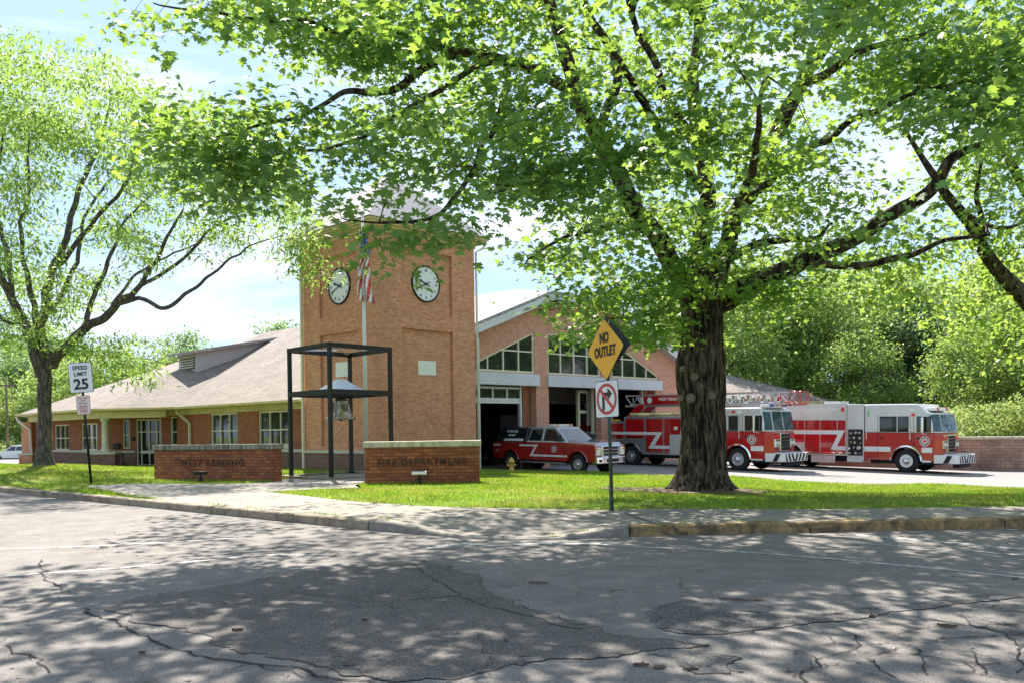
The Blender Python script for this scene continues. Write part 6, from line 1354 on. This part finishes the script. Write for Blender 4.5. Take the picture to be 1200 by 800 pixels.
# sprays listed where the photograph shows them: hanging over the tower, near the trunk, low at the gable
hand = []
def spot(px, py, Y, n=1, j=8):
    for _ in range(n): hand.append(np.array(at(px + rg.normal(0, j), py + rg.normal(0, j * .6), Y + rg.normal(0, .3))))
for a in ((443, 286, 12.4, 1, 4), (470, 283, 12.4, 1, 5), (488, 276, 12.5, 1, 4), (520, 273, 12.6, 2, 6), (545, 262, 12.8, 1, 5), (466, 314, 12.3, 1, 3), (385, 240, 12.2, 1, 6), (415, 240, 12.3, 1, 6), (455, 236, 12.5, 1, 6), (520, 240, 12.8, 1, 7), (562, 246, 13.1, 1, 6), (340, 215, 14, 3, 12),
          (655, 362, 17, 2, 8), (700, 388, 18, 7, 14), (735, 392, 19, 7, 14), (668, 300, 17, 5, 14), (608, 300, 16.5, 1, 6), (770, 360, 19.5, 7, 20), (745, 340, 19, 7, 22), (700, 350, 18, 8, 22), (770, 395, 20, 4, 12), (815, 300, 20, 5, 14), (800, 320, 20.2, 4, 12), (835, 292, 20.3, 2, 8), (760, 330, 20, 6, 20), (870, 330, 20, 4, 16), (900, 350, 21, 6, 20), (940, 345, 21, 5, 22), (880, 375, 22, 4, 14),
          (200, 170, 13.5, 5, 16), (230, 205, 13.8, 6, 20), (270, 170, 14, 6, 20), (310, 190, 14.3, 8, 24), (260, 225, 14, 4, 16), (215, 140, 13.5, 3, 12), (320, 130, 14, 5, 20), (290, 215, 14.5, 4, 14),
          (1150, 60, 14, 10, 35), (1100, 110, 14, 8, 30), (1170, 130, 14, 8, 30), (1060, 90, 15, 6, 25), (975, 200, 17, 4, 18), (930, 235, 18, 5, 16), (900, 190, 17, 8, 25), (850, 170, 16, 8, 25), (800, 150, 15, 8, 25), (750, 180, 15, 8, 25), (700, 200, 15, 8, 25), (650, 220, 15, 7, 20), (600, 200, 15, 6, 20),
          (1180, 95, 13.5, 6, 25), (1120, 50, 14, 6, 30), (620, 150, 15.5, 6, 25), (560, 130, 16, 5, 25), (500, 150, 15.5, 5, 22), (440, 180, 15, 5, 20), (470, 205, 15, 4, 18), (530, 200, 15, 5, 20), (380, 50, 14.5, 4, 20), (440, 60, 15, 6, 25), (520, 30, 16, 8, 30), (600, 30, 17, 8, 30), (420, 15, 15, 5, 25), (330, 10, 14, 4, 22), (245, 18, 13, 2, 10)):
    spot(*a)
cen = [np.array(v) - np.array(O) for v in vis] + [v - np.array(O) for v in hand]
paths, rads = grow(skel, cen, O, 3, step=.45, rmax=.055)
V, C, I = tubes_np(paths, rads, 5); wood = tag(np_mesh('branchwork', V, C, I, M_BARK, mp_, smooth=True), kind='stuff')
crown = leaves('crown', cen, 50, .40, .136, MAPLE, M_MAPLE, mp_, 21, tilt=.42, flat=.34)
leaves('upper_crown', [np.array(v) - np.array(O) for v in hid], 26, .6, .27, MAPLE, M_MAPLE, mp_, 22, tilt=.5)
mul = [(TB.x + 2.1 * math.cos(t) * (1 + .3 * math.sin(3 * t)), TB.y + 1.35 * math.sin(t) * (1 + .25 * math.cos(2 * t + 1))) for t in np.linspace(0, 2 * math.pi, 26)[:-1]]
sheet('mulch', mul, lambda x, y: land_z(x, y) + .02 + .05 * np.exp(-((x - TB.x) ** 2 + (y - TB.y) ** 2) / .8), M_MULCH, .25, .3)

# ---- generic tree
def gtree(name, label, x, y, H, seed, trunk_r, leafmat, bark, ncl=140, nleaf=60, lsize=.3, tmpl=OVAL, spread=.8, crown_r=4.5, crown_z=(.32, 1.0), lean=(0, 0), limbs=9, group=None, z=None, flat=.7, dens=-.12, tilt=.7, rmax=.06, nseg=8):
    z = lz(x, y) if z is None else z; t = thing(name, label, 'tree', (x, y, z), 0, group); g = np.random.default_rng(seed); r = random.Random(seed)
    zc0 = H * crown_z[0]; tops = [(0, 0, -.2), (lean[0] * .2, lean[1] * .2, H * .16), (lean[0] * .5 + r.uniform(-.2, .2), lean[1] * .5, H * .34), (lean[0] + r.uniform(-.4, .4), lean[1], H * .6), (lean[0] * 1.2, lean[1] * 1.2, H * .88)]
    p, rr = spline(tops, [trunk_r * 1.25, trunk_r, trunk_r * .8, trunk_r * .45, trunk_r * .1], 6, .06 * H / 10, seed); P_ = [p]; R_2 = [rr]; sk = [(np.array(a), b) for a, b in zip(p, rr)][5:]
    for k in range(limbs):
        j = r.randint(int(len(p) * .30), int(len(p) * .75)); a = Vector(p[j]); az_ = k * 2.4 + r.uniform(-.4, .4); L_ = crown_r * r.uniform(.65, 1.0); up = r.uniform(.35, 1.0) * L_
        q = [a, a + Vector((math.cos(az_) * L_ * .35, math.sin(az_) * L_ * .35, up * .35)), a + Vector((math.cos(az_ + .2) * L_ * .7, math.sin(az_ + .2) * L_ * .7, up * .75)), a + Vector((math.cos(az_) * L_, math.sin(az_) * L_, up))]
        r0 = min(rr[j] * .6, trunk_r * .55); pp, r2 = spline(q, [r0, r0 * .7, r0 * .45, r0 * .15], 5, .12 * H / 10, seed + k); P_.append(pp); R_2.append(r2); sk += [(np.array(a_), b_) for a_, b_ in zip(pp, r2)][2:]
    cen = []; cz = (zc0 + H) / 2; hz = (H - zc0) / 2
    while len(cen) < ncl:
        v = g.uniform(-1, 1, 3); d = np.linalg.norm(v)
        if d > 1 or d < .35: continue
        q = np.array((v[0] * crown_r + lean[0], v[1] * crown_r + lean[1], cz + v[2] * hz))
        if noise.noise(Vector(q) * (2.2 / crown_r) + Vector((seed, 0, 0))) < dens: continue
        cen.append(q)
    a, b = grow(sk, cen, None, seed, step=max(.5, H / 18), rmax=rmax, per=.012)
    V, C, I = tubes_np(P_, R_2, nseg); np_mesh('trunk', V, C, I, bark, t, smooth=True)
    V, C, I = tubes_np(a, b, 4); w = tag(np_mesh('branchwork', V, C, I, bark, t, smooth=True), kind='stuff')
    leaves('crown', cen, nleaf, spread, lsize, tmpl, leafmat, t, seed + 1, tilt=tilt, flat=flat); return t
def copy_thing(src, loc, rz, s, label, group=None):
    r = src.copy(); COL.objects.link(r); r.location = loc; r.rotation_euler = (0, 0, rz); r.scale = s if hasattr(s, '__len__') else (s, s, s); r['label'] = label
    if group: r['group'] = group
    for ch in list(src.children):
        c = ch.copy(); COL.objects.link(c); c.parent = r
        for k in ch.children: d = k.copy(); COL.objects.link(d); d.parent = c
    return r

# ---- honey locust at left, limbs as in the photograph
lb_ = at(52, 546, 36.0); LO = Vector((lb_.x, lb_.y, lz(lb_.x, lb_.y))); lt = thing('locust_tree', 'airy feathery-leaved locust with forked trunk on the left lawn', 'tree', LO)
K_ = lambda px, py, Y=36: at(px, py, Y) - LO
LL = [([K_(52, 550), K_(52, 535), K_(52, 505), K_(52, 470), K_(52, 435), K_(53, 410)], [.38, .29, .265, .255, .26, .25]),
 ([K_(50, 440), K_(40, 410, 35.8), K_(28, 380, 35.4), K_(14, 350, 35), K_(0, 320, 34.6), K_(-20, 290, 34), K_(-50, 255, 33.5)], [.24, .22, .19, .16, .13, .10, .05]),
 ([K_(52, 420), K_(48, 395), K_(52, 360, 36.2), K_(62, 320, 36.5), K_(80, 270, 37), K_(95, 220, 37.3), K_(118, 165, 37.6), K_(130, 110, 38)], [.25, .22, .19, .16, .13, .11, .08, .03]),
 ([K_(50, 400), K_(40, 360, 35.5), K_(30, 320, 35), K_(25, 270, 34.5), K_(35, 200, 34.2), K_(30, 130, 34)], [.15, .12, .10, .08, .05, .02]),
 ([K_(60, 428), K_(78, 405, 35.8), K_(100, 385, 35.5), K_(125, 370, 35), K_(145, 350, 34.6), K_(165, 335, 34), K_(190, 290, 33.5), K_(215, 245, 33)], [.23, .21, .18, .16, .13, .10, .07, .03]),
 ([K_(140, 355, 34.7), K_(165, 352, 34.4), K_(195, 360, 34), K_(215, 345, 33.6), K_(245, 325, 33.2), K_(275, 300, 32.6), K_(300, 285, 32), K_(335, 275, 31.5)], [.09, .085, .08, .07, .055, .04, .025, .01]),
 ([K_(52, 375, 36), K_(75, 340, 37), K_(92, 300, 38), K_(100, 250, 39), K_(140, 200, 40), K_(175, 160, 41)], [.13, .11, .09, .07, .04, .02]),
 ([K_(28, 380, 35.4), K_(5, 375, 34.6), K_(-20, 350, 34), K_(-60, 330, 33)], [.09, .07, .05, .02]),
 ([K_(62, 320, 36.5), K_(85, 290, 35.5), K_(120, 250, 34.5), K_(150, 205, 34), K_(165, 150, 33.5)], [.12, .10, .08, .06, .02]),
 ([K_(100, 385, 35.5), K_(112, 345, 36), K_(130, 300, 36.5), K_(150, 255, 37), K_(190, 215, 37.5)], [.12, .10, .08, .05, .02]),
 ([K_(14, 350, 35), K_(10, 300, 35.5), K_(-5, 250, 36), K_(0, 180, 36), K_(20, 110, 36)], [.11, .10, .08, .06, .02]),
 ([K_(165, 335, 34), K_(205, 310, 34.5), K_(250, 270, 35), K_(300, 235, 35), K_(330, 215, 35)], [.08, .07, .05, .035, .015]),
 ([K_(125, 370, 35), K_(150, 330, 36), K_(180, 310, 37), K_(230, 285, 38), K_(280, 260, 38.5)], [.07, .06, .05, .03, .015])]
P_ = []; RR = []; sk = []
for i, (q, rad) in enumerate(LL):
    p, r = spline(q, rad, 6, .14, i * 2.2)
    if i: V, C, I = tubes_np([p], [r], 9); np_mesh('limb', V, C, I, M_BARK2, lt, smooth=True)
    else:
        trunk_mesh('trunk', [(tuple(Vector(a) + LO), b) for a, b in zip(p, r)], M_BARK2, lt, LO, n=48, rings=60, furrow=.014, flare=.18, seed=4)
    sk += [(np.array(a), b) for a, b in zip(p, r)][4:]
cen = []; rl = np.random.default_rng(77)
while len(cen) < 680:
    px = rl.uniform(-90, 372); py = rl.uniform(35, 405); Y = rl.uniform(30, 43)
    top = np.interp(px, [-90, 0, 60, 110, 170, 230, 300, 372], [20, 38, 50, 62, 95, 120, 150, 225]); bot = np.interp(px, [-90, 0, 60, 120, 200, 280, 340, 372], [420, 410, 395, 350, 318, 300, 322, 300])
    if py < top or py > bot: continue
    if 180 < px < 350 and py > 285 and rl.random() < .75: continue
    p = at(px, py, Y) - LO
    if noise.noise(p * .62) < .05: continue
    if py > 180 and px < 210 and py < 400 and rl.random() < .35: continue
    cen.append(np.array(p))
for px, py in ((85, 395), (100, 410), (120, 418), (140, 405), (150, 425), (110, 435), (160, 440), (75, 405), (20, 400), (0, 410), (-10, 430), (355, 300), (362, 315), (345, 285)):
    for _ in range(4): cen.append(np.array(at(px + rl.normal(0, 8), py + rl.normal(0, 6), 36 + rl.normal(0, 1.5) if px < 300 else 31) - LO))
a, b = grow(sk, cen, None, 5, step=.6, rmax=.085, sag=.05, per=.016); V, C, I = tubes_np(a, b, 4); tag(np_mesh('branchwork', V, C, I, M_BARK2, lt, smooth=True), kind='stuff')
leaves('crown', cen, 66, .42, .25, FERN, M_LOCUST, lt, 31, tilt=.6, flat=.5)

# ---- tree beyond the right edge: its limb comes into the picture
RO = Vector((14.4, 22.5, lz(14.4, 22.5))); rt = thing('corner_tree', 'bright green tree rising past the right picture edge, forked dark limb leaning in', 'tree', RO)
Q_ = lambda px, py, Y=21.5: at(px, py, Y) - RO
RL = [([Vector((0, 0, -.2)), Vector((-.1, 0, 1.5)), Vector((-.3, -.2, 3.0)), Q_(1215, 365, 21.6), Q_(1185, 335), Q_(1160, 305, 21.2), Q_(1140, 270, 21), Q_(1118, 238, 20.6), Q_(1090, 200, 20), Q_(1060, 150, 19.5)], [.42, .34, .32, .26, .19, .16, .14, .12, .08, .03]),
      ([Q_(1150, 290, 21.1), Q_(1152, 255, 20.6), Q_(1145, 225, 20), Q_(1150, 190, 19.5)], [.09, .07, .05, .03]), ([Q_(1125, 245, 20.7), Q_(1155, 262, 20), Q_(1185, 265, 19.5), Q_(1230, 250, 19)], [.06, .05, .04, .02]),
      ([Vector((-.3, -.2, 3.0)), Vector((.4, .1, 5)), Vector((1.2, .4, 8)), Vector((1.4, .2, 12))], [.28, .22, .14, .05]), ([Vector((.4, .1, 5)), Q_(1190, 200, 23), Q_(1160, 150, 24), Q_(1120, 90, 25)], [.15, .12, .07, .03])]
sk = []; 
for i, (q, rad) in enumerate(RL):
    p, r = spline(q, rad, 7, .08, i + 40); V, C, I = tubes_np([p], [r], 14 if i == 0 else 8); np_mesh('trunk' if i == 0 else 'limb', V, C, I, M_BARK, rt, smooth=True); sk += [(np.array(a), b) for a, b in zip(p, r)][8 if i == 0 else 2:]
cen = []
while len(cen) < 330:
    px = rl.uniform(880, 1330); py = rl.uniform(-60, 440); Y = rl.uniform(19.5, 29)
    if py > np.interp(px, [880, 960, 1050, 1120, 1200, 1330], [300, 350, 365, 400, 440, 430]): continue
    if 955 < px < 1110 and 110 < py < 262 and rl.random() < .92: continue
    if px < 1000 and (py < 250 or rl.random() < .3): continue
    if px > 1120 and 300 < py < 350 and rl.random() < .6: continue
    p = at(px, py, Y) - RO
    if noise.noise(p * .5) < -.12: continue
    cen.append(np.array(p))
a, b = grow(sk, cen, None, 9, step=.5, rmax=.045, per=.009); V, C, I = tubes_np(a, b, 4); tag(np_mesh('branchwork', V, C, I, M_BARK, rt, smooth=True), kind='stuff')
leaves('crown', cen, 55, .50, .15, OVAL * np.array((1, 1.5, 1)), M_LIGHTLEAF, rt, 41, tilt=.6)

# ---- background trees
M_MIDLEAF = leafm('mid_leaf', (.07, .14, .03), (.17, .26, .06), (.42, .58, .12), .4)
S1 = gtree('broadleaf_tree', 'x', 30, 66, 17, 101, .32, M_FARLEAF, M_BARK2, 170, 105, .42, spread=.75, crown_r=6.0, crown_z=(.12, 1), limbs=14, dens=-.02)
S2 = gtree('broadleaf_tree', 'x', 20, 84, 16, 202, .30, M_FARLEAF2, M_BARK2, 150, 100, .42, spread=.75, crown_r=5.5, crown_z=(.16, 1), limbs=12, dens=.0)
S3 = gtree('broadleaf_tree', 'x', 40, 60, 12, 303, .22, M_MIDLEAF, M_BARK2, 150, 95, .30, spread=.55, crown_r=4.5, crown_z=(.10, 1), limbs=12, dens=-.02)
BG = []
where = {0: 'behind the annex roof', 1: 'behind the retaining wall', 2: 'behind the office roof', 3: 'by the parked cars'}
def put(src, px, Y, s, lab, rz=None):
    x = (px - 600) / FPX * Y; z = lz(x, Y); BG.append(lab); g = 'trees in the background belt'
    if src['label'] == 'x': src.location = (x, Y, z); src.scale = (s, s, s); src.rotation_euler = (0, 0, rz or 0); src['label'] = lab; src['group'] = g; return src
    return copy_thing(src, (x, Y, z), rz if rz is not None else len(BG) * 1.7, s, lab, g)
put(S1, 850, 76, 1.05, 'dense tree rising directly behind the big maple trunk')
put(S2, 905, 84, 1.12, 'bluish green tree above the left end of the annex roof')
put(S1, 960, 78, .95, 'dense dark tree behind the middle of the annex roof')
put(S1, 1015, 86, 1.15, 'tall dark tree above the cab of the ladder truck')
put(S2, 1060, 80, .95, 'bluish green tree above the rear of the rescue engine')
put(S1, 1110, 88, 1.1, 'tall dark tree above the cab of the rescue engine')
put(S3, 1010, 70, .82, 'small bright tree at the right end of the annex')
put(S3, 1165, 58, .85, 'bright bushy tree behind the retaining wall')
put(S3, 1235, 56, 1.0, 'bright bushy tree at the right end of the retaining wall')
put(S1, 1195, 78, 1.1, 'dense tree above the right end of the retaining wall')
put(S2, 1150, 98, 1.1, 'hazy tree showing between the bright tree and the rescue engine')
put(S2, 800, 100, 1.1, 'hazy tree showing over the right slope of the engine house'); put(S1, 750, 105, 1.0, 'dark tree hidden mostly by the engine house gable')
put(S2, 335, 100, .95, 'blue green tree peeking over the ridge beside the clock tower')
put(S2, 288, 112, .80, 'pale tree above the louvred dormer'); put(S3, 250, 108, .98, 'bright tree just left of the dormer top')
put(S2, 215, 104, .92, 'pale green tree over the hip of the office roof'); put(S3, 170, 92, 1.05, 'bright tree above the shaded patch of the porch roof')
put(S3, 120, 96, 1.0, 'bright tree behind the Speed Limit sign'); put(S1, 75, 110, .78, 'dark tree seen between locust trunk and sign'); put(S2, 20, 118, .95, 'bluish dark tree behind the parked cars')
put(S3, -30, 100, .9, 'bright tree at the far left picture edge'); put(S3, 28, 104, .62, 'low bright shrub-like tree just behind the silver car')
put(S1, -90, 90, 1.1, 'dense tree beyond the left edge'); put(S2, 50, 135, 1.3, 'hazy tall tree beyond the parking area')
# bushes over the retaining wall
def bush(px, py, Y, r, h, lab, seed, mat=M_SHRUB):
    p = at(px, py, Y); t = thing('bush', lab, 'bush', (p.x, p.y, az(p.x, p.y) if px > 700 else lz(p.x, p.y)), 0, 'bushes along the boundary'); g = np.random.default_rng(seed)
    cen = []; 
    while len(cen) < 60:
        v = g.uniform(-1, 1, 3)
        if np.linalg.norm(v) < 1 and v[2] > -.7: cen.append(np.array((v[0] * r, v[1] * r, h * .5 + v[2] * h * .5)))
    st = [[(0, 0, -.2), tuple(c * .6), tuple(c)] for c in cen[:24]]; V, C, I = tubes_np(st, [[.03, .02, .008]] * len(st), 4); np_mesh('stem', V, C, I, M_BARK2, t); leaves('foliage', cen, 60, .35, .17, OVAL, mat, t, seed)
for i, (px, py, Y, r, h, lab) in enumerate(((1150, 545, 48, 1.6, 3.3, 'light green bush behind the wall, next to the rescue engine nose'), (1178, 545, 47, 1.7, 3.6, 'light green bush behind the middle of the retaining wall'), (1212, 545, 45.5, 1.8, 3.9, 'light green bush at the right end of the retaining wall'), (1110, 545, 54, 1.8, 3.4, 'green bush partly hidden behind the rescue engine cab'))): bush(px, py, Y, r, h, lab, 500 + i)
for i, (px, Y, r, h, lab) in enumerate(((30, 101, 2.6, 4.2, 'dark bush behind the silver grey car'), (-5, 103, 2.6, 4.6, 'dark bush behind the white sport utility car'))): bush(px, 520, Y, r, h, lab, 520 + i, M_FARLEAF)

# trees across the street, seen in the windows and paintwork
for k, (x, y, s) in enumerate(((-52, 42, 1.0), (-62, 52, 1.1), (-74, 64, 1.1), (-58, 30, 1.0), (48, 42, 1.0), (56, 52, 1.1), (66, 44, 1.1), (50, 62, 1.0), (8, -44, 1.0))):
    copy_thing(S1 if k % 2 else S2, (x, y, -.2), k * 2.1, s, 'tree outside the picture, mirrored in the dark windows', 'trees around the corner')
